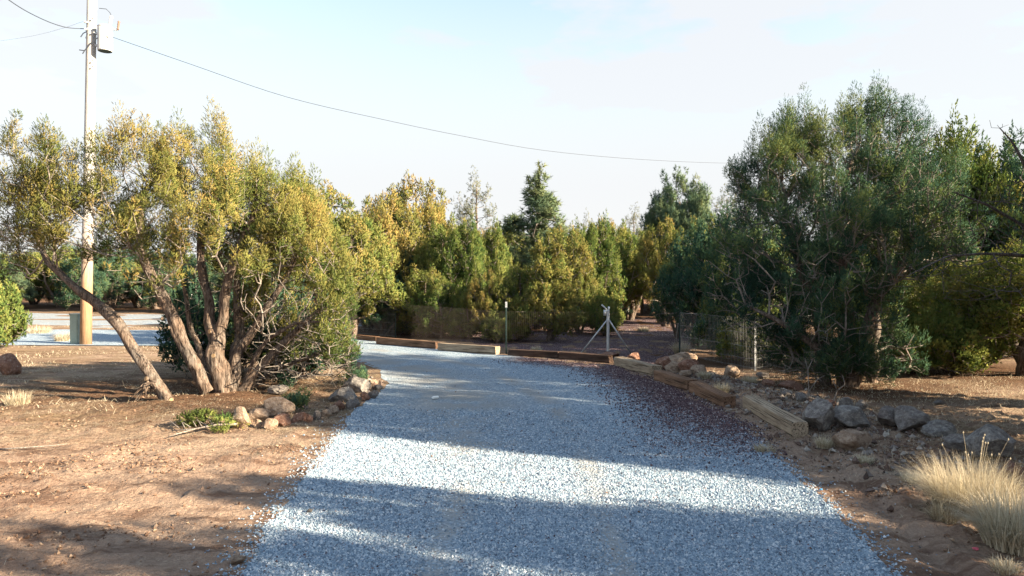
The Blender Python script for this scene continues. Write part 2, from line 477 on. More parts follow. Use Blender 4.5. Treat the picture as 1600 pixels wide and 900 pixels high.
def graded(a, b, step, lo, hi, g=1.12):
    c = list(np.arange(a, b + 1e-6, step))
    s = step; v = b
    while v < hi: s = min(s * g, 60); v += s; c.append(v)
    s = step; v = a; l = []
    while v > lo: s = min(s * g, 60); v -= s; l.append(v)
    return np.array(l[::-1] + c)
def grid_faces(nx, ny):
    i = np.arange(nx - 1)[None, :] + np.arange(ny - 1)[:, None] * nx
    return np.stack([i, i + 1, i + 1 + nx, i + nx], -1).reshape(-1, 4)
gx = graded(-9.5, 9.5, 0.075, -1500, 1500); gy = graded(4.8, 17.5, 0.07, -300, 1800)
X, Y = np.meshgrid(gx, gy)
xs, ys = X.ravel(), Y.ravel()
zs = gh(xs, ys)
sdv = drive_sd(xs, ys)
CROWN_SHADE = [(TRUNK_L[0] - 0.6, TRUNK_L[1] + 0.6, 3.0), (TRUNK_L[0] - 3.4, TRUNK_L[1] + 0.9, 2.4), (8.3, 16.9, 3.4), (5.5, 22, 3), (13, 19, 3.5)]  # duff under crowns, stretched left to paint tree shade into the soil
duff_shade = np.zeros_like(xs)
for cx, cy, r in CROWN_SHADE:
    duff_shade = np.maximum(duff_shade, np.clip(1.25 - np.hypot(xs - cx, ys - cy) / r, 0, 1))
duff_shade = np.maximum(duff_shade, np.clip((ys - 29) / 3, 0, 0.95) * (xs > -9.5) * (np.abs(xs) < 60))
duff_shade = np.clip(duff_shade * (0.75 + fbm2(xs * 0.9, ys * 0.9, 31, 3)), 0, 0.97)
duff_shade = np.maximum(duff_shade, np.clip((ys - 50) / 5, 0, 0.9) * (np.abs(xs) < 90))
litter = np.clip(0.9 * np.clip((ys - 9.5) / 3, 0, 1) * (xs < 0) + 0.9 * np.clip((xs - 5) / 2, 0, 1) + 0.7 * (ys > 20) + 0.15, 0, 1)
sink = np.where(sdv < -0.35, 0.03, 0.0)      # the soil stays under the gravel sheet
link('ground', np_mesh('ground', np.stack([xs, ys, zs - sink], 1), grid_faces(len(gx), len(gy)), {'litter': litter, 'duff_shade': duff_shade}, True, [M['ground']]), kind='structure')

def ruled(name, A, B, nu, mat, kind='structure', lift=0.004, jit=0.05, step=0.12, packed=None, cinder=None):
    A = np.array(A); B = np.array(B)
    # resample both edges with the same parameter
    L = np.maximum(np.hypot(*(A[1:] - A[:-1]).T), np.hypot(*(B[1:] - B[:-1]).T))
    ts = []
    for i, l in enumerate(L):
        st = step * max(1, 0.5 * (abs(A[i][1]) + abs(B[i][1])) / 10)
        k = max(2, int(l / st)); ts += list(i + np.arange(k) / k)
    ts.append(len(L)); ts = np.array(ts)
    k = np.arange(len(A))
    a = np.stack([np.interp(ts, k, A[:, 0]), np.interp(ts, k, A[:, 1])], 1)
    b = np.stack([np.interp(ts, k, B[:, 0]), np.interp(ts, k, B[:, 1])], 1)
    na = (vn2(a[:, 0] * 5, a[:, 1] * 5, 77) - 0.5) * 2 * jit + (vn2(a[:, 0] * 1.3, a[:, 1] * 1.3, 78) - 0.5) * 3 * jit
    nb = (vn2(b[:, 0] * 5, b[:, 1] * 5, 79) - 0.5) * 2 * jit + (vn2(b[:, 0] * 1.3, b[:, 1] * 1.3, 80) - 0.5) * 3 * jit
    dd = (b - a) / np.hypot(*(b - a).T)[:, None]
    a = a + dd * na[:, None]; b = b + dd * nb[:, None]
    u = np.linspace(0, 1, nu)
    P = a[:, None, :] * (1 - u)[None, :, None] + b[:, None, :] * u[None, :, None]
    x, y = P[..., 0].ravel(), P[..., 1].ravel()
    z = gh(x, y) + lift
    at = {'packed': packed(x, y) if packed else np.zeros_like(x), 'cinder': cinder(x, y) if cinder else np.zeros_like(x)}
    me = np_mesh(name, np.stack([x, y, z], 1), grid_faces(nu, len(ts)), at, True, [mat])
    return link(name, me, kind=kind)
def cinder_f(x, y):
    # red cinders washed over the drive from the timber edge
    c = seg_dist(x, y, [G(850, 562), G(960, 572), G(1050, 606), G(1130, 650), G(1175, 700)])
    return np.clip(1.0 - c / 2.1, 0, 1) ** 0.8 * np.clip((y - 8.5) / 3.5, 0, 1)
TRACKS = [[np.array((-0.75, 3)), np.array((-0.55, 9)), np.array((-0.9, 13)), np.array((-2.6, 18)), np.array((-6, 23))],
          [np.array((0.85, 3)), np.array((1.05, 9)), np.array((0.8, 14)), np.array((-0.8, 20)), np.array((-5, 25))]]
def packed_f(x, y):
    tr = np.maximum(np.exp(-(seg_dist(x, y, TRACKS[0]) / 0.28) ** 2), np.exp(-(seg_dist(x, y, TRACKS[1]) / 0.28) ** 2))
    return np.clip(np.maximum(packed_0(x, y), tr * 0.9), 0, 1)
def packed_0(x, y):
    c = seg_dist(x, y, [G(720, 900), G(740, 700), G(720, 620), G(640, 575), G(480, 545)])
    return np.clip(1.15 - c / 1.5, 0.0, 1) * np.clip((y - 7.5) / 3, 0.25, 1)
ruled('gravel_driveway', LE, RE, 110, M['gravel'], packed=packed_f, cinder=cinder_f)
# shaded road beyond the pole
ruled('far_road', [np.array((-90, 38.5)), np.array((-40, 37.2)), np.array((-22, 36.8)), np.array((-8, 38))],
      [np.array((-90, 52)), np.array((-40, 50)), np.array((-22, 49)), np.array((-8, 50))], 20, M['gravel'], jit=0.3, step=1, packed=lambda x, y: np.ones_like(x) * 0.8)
# yard of dark red cinders behind the timbers
ruled('cinder_yard', [G(600, 516), G(690, 529), G(800, 546), G(960, 560), G(1030, 574), G(1075, 560)],
      [G(600, 500), G(700, 503), G(800, 503), G(900, 498), G(1010, 497), G(1090, 512)], 40, M['gravel'], jit=0.15, cinder=lambda x, y: np.ones_like(x) * 1.6, lift=0.006)
# sunlit track far behind the yard
_ft = ruled('far_track', [G(900, 489), G(980, 487), G(1040, 489)], [G(940, 470), G(985, 466), G(1035, 466)], 12, M['track'], jit=0.3, step=1, lift=0.03)

# ------------------------------------------------------------------ loose stones
OCT = np.array([[1, 0, 0], [-1, 0, 0], [0, 1, 0], [0, -1, 0], [0, 0, 1], [0, 0, -1]], float)
OCF = np.array([[0, 2, 4], [2, 1, 4], [1, 3, 4], [3, 0, 4], [2, 0, 5], [1, 2, 5], [3, 1, 5], [0, 3, 5]])
PYR = np.array([[1, 0, -0.25], [0, 1, -0.25], [-1, 0, -0.25], [0, -1, -0.25], [0, 0, 0.75]], float)
PYF = np.array([[0, 1, 4], [1, 2, 4], [2, 3, 4], [3, 0, 4]])
def chips(x, y, size, r):
    n = len(x)
    v = np.repeat(PYR[None], n, 0) + r.normal(0, 0.28, (n, 5, 3)) * np.array([1, 1, 0.7])
    v = v * size[:, None, None]; a = r.random(n) * 6.283; c, si = np.cos(a)[:, None], np.sin(a)[:, None]
    z = gh(x, y) + 0.006 + size * 0.1
    out = np.stack([v[:, :, 0] * c - v[:, :, 1] * si + x[:, None], v[:, :, 0] * si + v[:, :, 1] * c + y[:, None], v[:, :, 2] + z[:, None]], 2).reshape(-1, 3)
    return out, (PYF[None] + (np.arange(n) * 5)[:, None, None]).reshape(-1, 3)
def stones(x, y, size, r, flat=0.65, z0=None):
    n = len(x)
    v = np.repeat(OCT[None], n, 0) * (0.7 + 0.6 * r.random((n, 6, 1)))
    v = v + r.normal(0, 0.16, (n, 6, 3))
    a = r.random(n) * 6.283
    s = size[:, None, None] * np.stack([np.ones(n), 0.6 + 0.4 * r.random(n), flat * (0.7 + 0.6 * r.random(n))], 1)[:, None, :]
    v = v * s
    tl = r.normal(0, 0.35, (n, 1)); v[:, :, 2] += v[:, :, 0] * tl
    c, si = np.cos(a)[:, None], np.sin(a)[:, None]
    vx = v[:, :, 0] * c - v[:, :, 1] * si; vy = v[:, :, 0] * si + v[:, :, 1] * c
    z = (gh(x, y) if z0 is None else z0) + size * 0.25 + 0.004
    out = np.stack([vx + x[:, None], vy + y[:, None], v[:, :, 2] + z[:, None]], 2).reshape(-1, 3)
    f = (OCF[None] + (np.arange(n) * 6)[:, None, None]).reshape(-1, 3)
    return out, f
def scatter(n, x0, x1, y0, y1, r, dens):
    # rejection sampling with a density function
    xs, ys = [], []
    got = 0
    while got < n:
        x = r.uniform(x0, x1, n); y = r.uniform(y0, y1, n)
        k = r.random(n) < dens(x, y)
        xs.append(x[k]); ys.append(y[k]); got += k.sum()
    return np.concatenate(xs)[:n], np.concatenate(ys)[:n]
r = np.random.default_rng(11)
def dens(x, y):
    sd = drive_sd(x, y)
    w = np.where(sd < -0.10, 1.0, 0.75 * np.exp(-(sd + 0.1) / 0.13) * (0.4 + 1.2 * fbm2(x * 3, y * 3, 33)))
    w = w * np.clip(1.0 - 0.85 * packed_f(x, y) * np.clip(fbm2(x * 0.9, y * 0.7, 5) * 5 - 1.9, 0, 1), 0, 1)
    for tk in TRACKS: w = w * (1 - 0.8 * np.exp(-(seg_dist(x, y, tk) / 0.2) ** 2) * np.clip(fbm2(x * 1.5, y * 0.6, 6) * 3 - 0.7, 0, 1))
    return w * np.clip((13.5 - y) / 6.5, 0, 1) ** 0.8 * (np.abs(x) < y * 0.78 + 0.4)
gxs, gys = scatter(115000, -5.5, 5.5, 5.2, 13.5, r, dens)
size = 0.0075 + 0.0105 * r.random(len(gxs)) ** 2.4 + 0.0006 * (gys - 5)
v, f = chips(gxs, gys, size, r)
ci = cinder_f(gxs, gys)
link('gravel', np_mesh('gravel', v, f, {'tint': np.repeat(r.random(len(gxs)), 5), 'cinder': np.repeat(ci + r.normal(0, 0.30, len(gxs)), 5)}, False, [M['stone']]), kind='stuff')
# cinders, larger and sparser
gxs, gys = scatter(9000, -1, 7, 9, 22, r, lambda x, y: (drive_sd(x, y) < 0.3) * cinder_f(x, y) * np.clip((22 - y) / 8, 0.2, 1))
v, f = stones(gxs, gys, 0.010 + 0.016 * r.random(len(gxs)) ** 2, r, 0.8)
link('red_cinders', np_mesh('red_cinders', v, f, {'tint': np.repeat(r.random(len(gxs)), 6), 'cinder': np.ones(len(v))}, False, [M['stone']]), kind='stuff')
# clods and pebbles on the bare dirt
def dens2(x, y):
    sd = drive_sd(x, y)
    return (sd > 0.05) * np.clip(fbm2(x * 0.9, y * 1.5, 41) * 5.0 - 2.5, 0.05, 1) * np.clip((15 - y) / 7, 0.06, 1) * (np.abs(x) < y * 0.8 + 0.6)
cx_, cy_ = scatter(12000, -12, 12, 5.2, 16, r, dens2)
v, f = stones(cx_, cy_, 0.005 + 0.026 * r.random(len(cx_)) ** 5, r, 0.7)
link('dirt_clods', np_mesh('dirt_clods', v, f, {'tint': np.repeat(r.random(len(cx_)), 6)}, False, [M['clod']]), kind='stuff')

gxs, gys = scatter(420, -4, 5, 5.5, 20, r, lambda x, y: (drive_sd(x, y) < -0.1) * 1.0)
v, f = stones(gxs, gys, 0.006 + 0.012 * r.random(len(gxs)) ** 2, r, 0.6)
v[:, 2] += 0.008
link('drive_debris', np_mesh('drive_debris', v, f, {'tint': np.repeat(r.random(len(gxs)) * 0.6, 6)}, False, [M['clod']]), kind='stuff')
# rubble on the bank right of the timbers and round the bed
BANK = [G(1050, 585), G(1150, 605), G(1250, 648), G(1330, 685), G(1450, 735), G(1620, 790)]
BED = [G(385, 660), G(470, 650), G(540, 632), G(590, 612), G(560, 590)]
gxs, gys = scatter(5200, 2, 9.5, 6, 20, r, lambda x, y: (drive_sd(x, y) > 0.1) * np.exp(-(seg_dist(x, y, BANK) / 1.0) ** 2) * (0.25 + fbm2(x * 1.5, y * 1.5, 19)))
bx, by = scatter(260, -8, -2, 10, 19, r, lambda x, y: (drive_sd(x, y) > 0.05) * np.exp(-(seg_dist(x, y, BED) / 0.35) ** 2))
gxs = np.concatenate([gxs, bx]); gys = np.concatenate([gys, by])
sz = 0.010 + 0.055 * r.random(len(gxs)) ** 3.5
v, f = stones(gxs, gys, sz, r, 0.8)
link('bank_rubble', np_mesh('bank_rubble', v, f, {'tint': np.repeat(r.random(len(gxs)), 6)}, False, [M['rubble']]), kind='stuff')
# straw and twig litter lying flat
def straw(x, y, ln, w, r):
    n = len(x); a = r.random(n) * 3.1416; z = gh(x, y) + 0.006 + 0.02 * r.random(n)
    dx, dy = np.cos(a) * ln / 2, np.sin(a) * ln / 2; tz = r.normal(0, 0.10, n) * ln
    A = np.stack([x - dx - dy / ln * w, y - dy + dx / ln * w, z - tz * 0.3], 1); B = np.stack([x - dx + dy / ln * w, y - dy - dx / ln * w, z - tz * 0.3], 1)
    C = np.stack([x + dx, y + dy, z + np.abs(tz)], 1); V = np.stack([A, B, C], 1).reshape(-1, 3)
    return V, np.arange(len(V)).reshape(-1, 3)
def sdens(x, y):
    sd = drive_sd(x, y)
    zone = np.where(x < 0, np.clip((y - 8.2) / 2.5, 0.05, 1), np.exp(-(seg_dist(x, y, BANK) / 1.1) ** 2) + 0.25)
    return (sd > 0.08) * zone * np.clip(fbm2(x * 0.8, y * 2.2, 43) * 4 - 1.7, 0.03, 1) * (np.abs(x) < y * 0.8 + 1)
gxs, gys = scatter(42000, -14, 12, 5.5, 20, r, sdens)
v, f = straw(gxs, gys, 0.03 + 0.24 * r.random(len(gxs)) ** 2.5, 0.0018 + 0.00012 * gys, r)
STRAW = (v, f, np.repeat(np.clip(r.normal(0.45, 0.3, len(gxs)), 0, 1), 3))

# ------------------------------------------------------------------ grass
link('straw_litter', np_mesh('straw_litter', STRAW[0], STRAW[1], {'tint': STRAW[2]}, False, [M['dry_grass']]), kind='stuff')
def blades(x, y, h, lean, w, r, z=None, bend=0.5):
    """one bent blade of three triangles per point"""
    n = len(x); a = r.random(n) * 6.283
    dx, dy = np.cos(a), np.sin(a); z0 = gh(x, y) - 0.01 if z is None else z
    p0 = np.stack([x, y, z0], 1)
    d = np.stack([dx * lean, dy * lean, np.ones(n)], 1); d /= np.linalg.norm(d, axis=1)[:, None]
    mid = p0 + d * (h * 0.55)[:, None]
    d2 = d + np.stack([dx * bend * lean, dy * bend * lean, -0.25 * lean], 1); d2 /= np.linalg.norm(d2, axis=1)[:, None]
    tip = mid + d2 * (h * 0.5)[:, None]
    s = np.stack([np.sin(a + 1.0), np.cos(a + 1.0), np.zeros(n)], 1) * w[:, None]
    V = np.stack([p0 - s, p0 + s, mid - s * 0.7, mid + s * 0.7, tip], 1).reshape(-1, 3)
    b = (np.arange(n) * 5)[:, None]
    Fc = np.concatenate([b + [[0, 1, 3]], b + [[0, 3, 2]], b + [[2, 3, 4]]])
    return V, Fc
r = np.random.default_rng(21)
def gdens(x, y):
    sd = drive_sd(x, y)
    pat = np.clip(fbm2(x * 0.7, y * 1.3, 51) * 3.4 - 1.45, 0, 1)
    zone = np.where(x < 0, np.clip((y - 11.8) / 1.5, 0, 1), np.clip((x - 4.0) / 1.5, 0, 1) * np.clip((x * 0.9 + 5.5 - y) * 0 + 1, 0, 1))
    zone = np.maximum(zone, (y > 22) * 1.0)
    pat = np.where((x > 5.5) & (y > 9.5) & (y < 18), np.clip(pat * 2 + 0.25, 0, 1), pat)
    return (sd > 0.25) * pat * zone * (np.abs(x) < y * 0.82 + 1) * np.clip(14.0 / y, 0.25, 1) * ~((x > -8) & (x < 7) & (y > 20.5) & (y < 31))
ax, ay = scatter(48000, -26, 26, 6, 38, r, gdens)
h = r.uniform(0.03, 0.15, len(ax)) * (0.6 + 0.8 * fbm2(ax * 2, ay * 2, 61))
v, f = blades(ax, ay, h, r.uniform(0.3, 4.5, len(ax)), 0.0016 + 0.00016 * ay, r)
link('dry_ground_grass', np_mesh('dry_ground_grass', v, f, {'tint': np.repeat(np.clip(r.normal(0.55, 0.25, len(ax)), 0, 1), 5)}, False, [M['dry_grass']]), kind='stuff')

def grass_clump(px, py, hgt, rad, n, label, group='dry bunch grass clumps', seedheads=0, lean=0.8, w=0.004):
    p = G(px, py); rr = np.random.default_rng(int(px * 7 + py))
    root = link('bunch_grass', None, loc=(p[0], p[1], gz(*p) - 0.01), label=label, cat='grass clump', group=group)
    a = rr.random(n) * 6.283; q = rad * 0.35 * np.sqrt(rr.random(n))
    x, y = q * np.cos(a), q * np.sin(a)
    hh = hgt * rr.uniform(0.45, 1.0, n)
    ln = rr.uniform(0.05, lean, n)
    # blades lean outward from the clump's heart
    ang = a + rr.normal(0, 0.9, n)
    dx, dy = np.cos(ang), np.sin(ang)
    segs = 5; V = []; 
    pos = np.stack([x, y, np.zeros(n)], 1); th = np.arctan(ln) * 0.5
    s = np.stack([-dy, dx, np.zeros(n)], 1) * w
    rings = []
    for k in range(segs):
        ww = (1 - k / segs) * 0.9 + 0.1
        rings += [pos - s * ww, pos + s * ww]
        th2 = th * (1 + k * 0.55)
        pos = pos + np.stack([dx * np.sin(th2), dy * np.sin(th2), np.cos(th2)], 1) * (hh / segs)[:, None]
    rings.append(pos)
    V = np.stack(rings, 1); m = V.shape[1]; V = V.reshape(-1, 3)
    b = (np.arange(n) * m)[:, None]; fs = []
    for k in range(segs - 1):
        o = 2 * k
        fs += [b + [[o, o + 1, o + 3]], b + [[o, o + 3, o + 2]]]
    fs.append(b + [[2 * segs - 2, 2 * segs - 1, 2 * segs]])
    link('blades', np_mesh('grass_blades', V, np.concatenate(fs), {'tint': np.repeat(np.clip(rr.normal(0.72, 0.22, n), 0, 1), m)}, False, [M['dry_grass']]), root)
    if seedheads:
        mb = MB()
        for k in range(seedheads):
            t = rr.random() * 6.283; l = rr.uniform(0.1, 0.55); hh_ = hgt * rr.uniform(0.9, 1.25)
            e = Vector((math.cos(t) * l * hh_, math.sin(t) * l * hh_, hh_))
            mb.tube([(0.02 * math.cos(t), 0.02 * math.sin(t), 0), e * 0.5 + Vector((0, 0, 0.05)), e], [0.0018, 0.0015, 0.0012], 3, False)
            mb.tube([e - Vector((0, 0, 0.012)), e, e + Vector((0, 0, 0.014))], [0.003, 0.009, 0.002], 5)
        me = mb.mesh('seed_stalk', M['dry_grass']); at = me.attributes.new('tint', 'FLOAT', 'POINT'); at.data.foreach_set('value', np.full(len(me.vertices), 0.5, np.float32))
        link('seed_stalks', me, root)
    return root
grass_clump(1522, 806, 0.70, 1.0, 4200, 'large pale sunlit bunch grass with tall seed stalks at the right edge of the photo', seedheads=15, lean=2.0, w=0.0028)
grass_clump(1592, 858, 0.62, 0.8, 2600, 'pale bunch grass cut by the right frame edge, in front of the tallest clump', lean=1.8)
grass_clump(1478, 815, 0.30, 0.35, 700, 'low drooping straw tuft at the left foot of the tallest grass clump', lean=2.4)
grass_clump(1425, 752, 0.22, 0.3, 380, 'short dry tuft on the berm left of the tallest grass clump', lean=1.8)
grass_clump(1288, 700, 0.24, 0.3, 350, 'wispy dry tuft at the foot of the rock beside the nearest timber end', lean=1.6)
grass_clump(1350, 725, 0.18, 0.3, 350, 'thin dry tuft in front of the pale rounded boulder', lean=2.0)
grass_clump(1195, 706, 0.16, 0.4, 300, 'flattened dry tuft on the drive edge below the nearest timber', lean=3.0)
grass_clump(1570, 895, 0.16, 0.3, 300, 'small yellowish tuft in the bottom right corner', lean=2.0)
grass_clump(1064, 552, 0.62, 0.6, 700, 'grey dry bunch grass against the wire fence behind the earth mound', lean=2.2, w=0.007)
grass_clump(1100, 603, 0.25, 0.4, 400, 'sunlit tuft on the front slope of the earth mound', lean=2.0, w=0.006)
grass_clump(1128, 622, 0.30, 0.4, 400, 'dry tuft behind the end of the long brown timber', lean=1.9, w=0.006)
grass_clump(1172, 600, 0.32, 0.4, 420, 'dry tuft left of the silver fence post foot', lean=1.9, w=0.006)
grass_clump(838, 549, 0.25, 0.5, 260, 'faint dry tuft behind the dark timber at the cinder yard edge', lean=1.9, w=0.008)
grass_clump(895, 512, 0.35, 0.8, 300, 'pale dry tuft in the back of the cinder yard left of the braced post', lean=2.2, w=0.012)
grass_clump(1005, 517, 0.35, 0.8, 300, 'pale dry tuft in the back of the cinder yard right of the braced post', lean=2.2, w=0.012)
grass_clump(28, 632, 0.36, 0.6, 420, 'thin upright grass in the shade at the left frame edge', lean=1.2, w=0.005)
grass_clump(60, 520, 0.5, 1.5, 420, 'bleached grass by the road left of the utility pedestal', lean=2.0, w=0.012)
grass_clump(98, 533, 0.5, 0.8, 320, 'sunlit grass hugging the left side of the utility pedestal', lean=1.6, w=0.011)

# ------------------------------------------------------------------ rocks
def rock_mesh(seed, mat, sub=3, rough=0.22, cuts=7):
    bm = bmesh.new(); bmesh.ops.create_icosphere(bm, subdivisions=sub, radius=1)
    rr = np.random.default_rng(seed)
    P = np.array([v.co[:] for v in bm.verts])
    for k in range(cuts):
        n = rr.normal(size=3); n /= np.linalg.norm(n); d = rr.uniform(0.55, 0.82)
        t = P @ n - d; P = P - np.where(t > 0, t, 0)[:, None] * n * 0.96
    P = P * (1 + rough * (vn3(P * 1.7 + seed, seed)[:, None] - 0.5) * 2 * 0.8 + rough * 0.5 * (vn3(P * 5 + seed, seed + 1)[:, None] - 0.5))
    for v, c in zip(bm.verts, P): v.co = c
    me = bpy.data.meshes.new('rock'); bm.to_mesh(me); bm.free()
    me.materials.append(mat)
    me.polygons.foreach_set('use_smooth', [False] * len(me.polygons))
    return me
def rock(px, py, wpx, hpx, mat, label, group, deep=0.9, sink=0.18, rz=None, name='rock'):
    """px, py: middle of the rock's foot; wpx, hpx: its size in the photograph"""
    p = G(px, py); d = p[1]; w = wpx * d / F / 2; h = hpx * d / F / 2
    y = d + w * deep * 0.6
    o = link(name, rock_mesh(int(px * 13 + py * 7), mat, 4 if wpx > 34 else 3, 0.17, 14), label=label, cat='rock', group=group)
    o.location = (p[0] * y / d if False else p[0], y, gz(p[0], y) + h * (1 - sink))
    o.scale = (w * 1.12, w * deep * 1.1, h * 1.22)
    o.rotation_euler = (0, 0, 0)
    return o
gl = 'rocks bordering the planting bed beside the drive'
for a in [
    (374, 671, 34, 34, 'rock_tan', 'pointed reddish tan rock at the left end of the rock border', 0.9),
    (402, 660, 34, 24, 'rock_tan', 'pale jagged rock second from the left end of the border', 0.9),
    (428, 652, 52, 30, 'rock_tan', 'largest pale rock of the border, with a knobbly top', 0.8),
    (402, 668, 16, 15, 'rock_tan', 'small round pale stone low between the first two border rocks', 1),
    (420, 670, 22, 18, 'rock_tan', 'small tan stone in front of the largest pale border rock', 1),
    (440, 664, 28, 22, 'rock_red', 'rounded brown stone at the right foot of the largest pale border rock', 1),
    (464, 659, 24, 20, 'rock_red', 'squarish pinkish rock right of the rounded brown stone', 1),
    (481, 657, 16, 14, 'rock_red', 'low brown stone, next after the squarish pinkish rock', 1),
    (493, 654, 16, 15, 'rock_grey', 'small block of stone midway along the border', 1),
    (509, 651, 20, 18, 'rock_tan', 'upright tan stone just right of the middle of the border', 1),
    (521, 646, 16, 16, 'rock_tan', 'grey tan stone leaning on the upright tan one', 1),
    (529, 641, 18, 18, 'rock_red', 'reddish stone in front of the long grey boulder', 1),
    (546, 641, 16, 18, 'rock_grey', 'blue grey stone below the long grey boulder', 1),
    (556, 638, 13, 14, 'rock_grey', 'small blue grey stone at the bend of the border', 1),
    (534, 628, 46, 26, 'rock_grey', 'long grey boulder sloping along the bed corner', 0.7),
    (558, 615, 44, 30, 'rock_grey', 'tallest grey boulder at the bed corner under the juniper skirt', 0.7),
    (570, 628, 16, 14, 'rock_red', 'reddish stone right of the tallest grey border boulder', 1),
    (583, 623, 17, 13, 'rock_grey', 'blue grey stone nearest the gravel at the border corner', 1),
    (574, 612, 13, 16, 'rock_tan', 'upright pale stone at the border corner', 1),
    (589, 612, 14, 10, 'rock_grey', 'flat stone at the outermost tip of the border', 1),
    (584, 601, 16, 9, 'rock_tan', 'small pale stone on the far side of the border tip', 1),
    (552, 590, 22, 16, 'rock_tan', 'pale round stone at the far end of the border by the drive', 1),
    (497, 574, 30, 20, 'rock_red', 'brown rock under the juniper twigs, far side of the bed', 1),
    (432, 620, 34, 16, 'rock_grey', 'dark rock in the shade right of the juniper trunks', 1)]:
    rock(*a[:4], M[a[4]], a[5], gl, a[6])
gr_ = 'rocks heaped on the bank right of the timbers'
for a in [
    (1289, 682, 54, 52, 'rock_grey', 'tall rounded grey boulder standing against the nearest timber end', 0.9),
    (1337, 683, 66, 36, 'rock_grey', 'broad low tan and grey boulder behind the pale rounded one', 0.9),
    (1340, 708, 68, 36, 'rock_tan', 'pale rounded boulder foremost of the bank', 0.8),
    (1325, 657, 28, 26, 'rock_grey', 'small dark boulder with a white top behind the tall grey one', 0.9),
    (1398, 682, 46, 34, 'rock_grey', 'blue grey boulder right of the pale rounded one', 0.9),
    (1430, 690, 52, 40, 'rock_grey', 'angular dark boulder in the middle of the bank', 0.9),
    (1395, 664, 24, 20, 'rock_grey', 'small dark rock at the back of the bank', 1),
    (1350, 642, 20, 14, 'rock_grey', 'low stone on the grass behind the boulders', 1),
    (1474, 700, 50, 26, 'rock_grey', 'low dark slab right of the angular dark boulder', 1),
    (1512, 722, 46, 26, 'rock_grey', 'brown grey rock behind the tallest grass clump', 1),
    (1568, 740, 72, 52, 'rock_grey', 'big grey boulder with a sunlit right face at the right frame edge', 0.9),
    (1560, 775, 44, 30, 'rock_red', 'reddish rock half hidden by the tallest grass clump', 0.9),
    (1592, 770, 40, 34, 'rock_red', 'reddish boulder cut by the right frame edge', 0.9),
    (1545, 760, 30, 20, 'rock_tan', 'tan stone between the grass and the reddish rocks', 0.9),
    (1255, 640, 24, 16, 'rock_grey', 'grey stone on the bank above the nearest timber', 1),
    (1232, 634, 20, 12, 'rock_grey', 'pale grey stone by the forked dead twig', 1),
    (1300, 643, 22, 12, 'rock_red', 'brown stone behind the tall rounded boulder', 1),
    (1148, 590, 28, 20, 'rock_tan', 'pale crumbly rock between the mound and the silver post', 1),
    (1196, 592, 22, 10, 'rock_grey', 'white topped stone at the foot of the silver fence post', 1),
    (1240, 612, 36, 18, 'rock_red', 'dark red rock in the shade of the big juniper', 1),
    (1205, 608, 26, 14, 'rock_red', 'dark reddish rock right of the silver post', 1),
    (1470, 634, 18, 8, 'rock_grey', 'lone dark stone on the shaded grass at the right', 1),
    (990, 565, 22, 16, 'rock_red', 'dark lumpy rock behind the joint of the two pale timbers', 1),
    (955, 558, 30, 9, 'rock_red', 'low brown stone beside the braced post foot', 1),
    (483, 802, 9, 8, 'rock_grey', 'lone dark lump on the gravel near the left drive edge', 1),
    (368, 886, 30, 12, 'rock_tan', 'flat pale stone at the bottom left drive edge', 1),
    (1015, 492, 26, 14, 'rock_grey', 'dark boulder in the far gap between the trees', 1),
    (5, 585, 34, 38, 'rock_red', 'dark lump of lava rock at the left frame edge', 1)]:
    rock(*a[:4], M[a[4]], a[5], gr_ if 1100 < a[0] < 1620 else 'scattered single rocks', a[6])
# crumbling mound of earth and lava behind the pale timber
for a in [(1062, 584, 58, 30, 'rock_tan', 'broad sunlit hump of the crumbling earth mound behind the timber joint', 0.8),
          (1040, 588, 34, 22, 'rock_red', 'reddish lump on the left shoulder of the earth mound', 0.8), (1052, 594, 30, 18, 'rock_tan', 'pale lump low in front of the earth mound', 0.8),
          (1078, 596, 34, 24, 'rock_red', 'dark hollowed lump in the middle of the earth mound', 0.8), (1095, 598, 28, 18, 'rock_tan', 'ragged lump on the right end of the earth mound', 0.8),
          (1072, 600, 22, 11, 'rock_tan', 'small crumb at the foot of the earth mound', 0.9), (1030, 596, 20, 10, 'rock_tan', 'small crumb left of the earth mound beside the timber joint', 0.9)]:
    o = rock(*a[:4], M[a[4]], a[5], 'lumps of the earth mound behind the timbers', a[6])

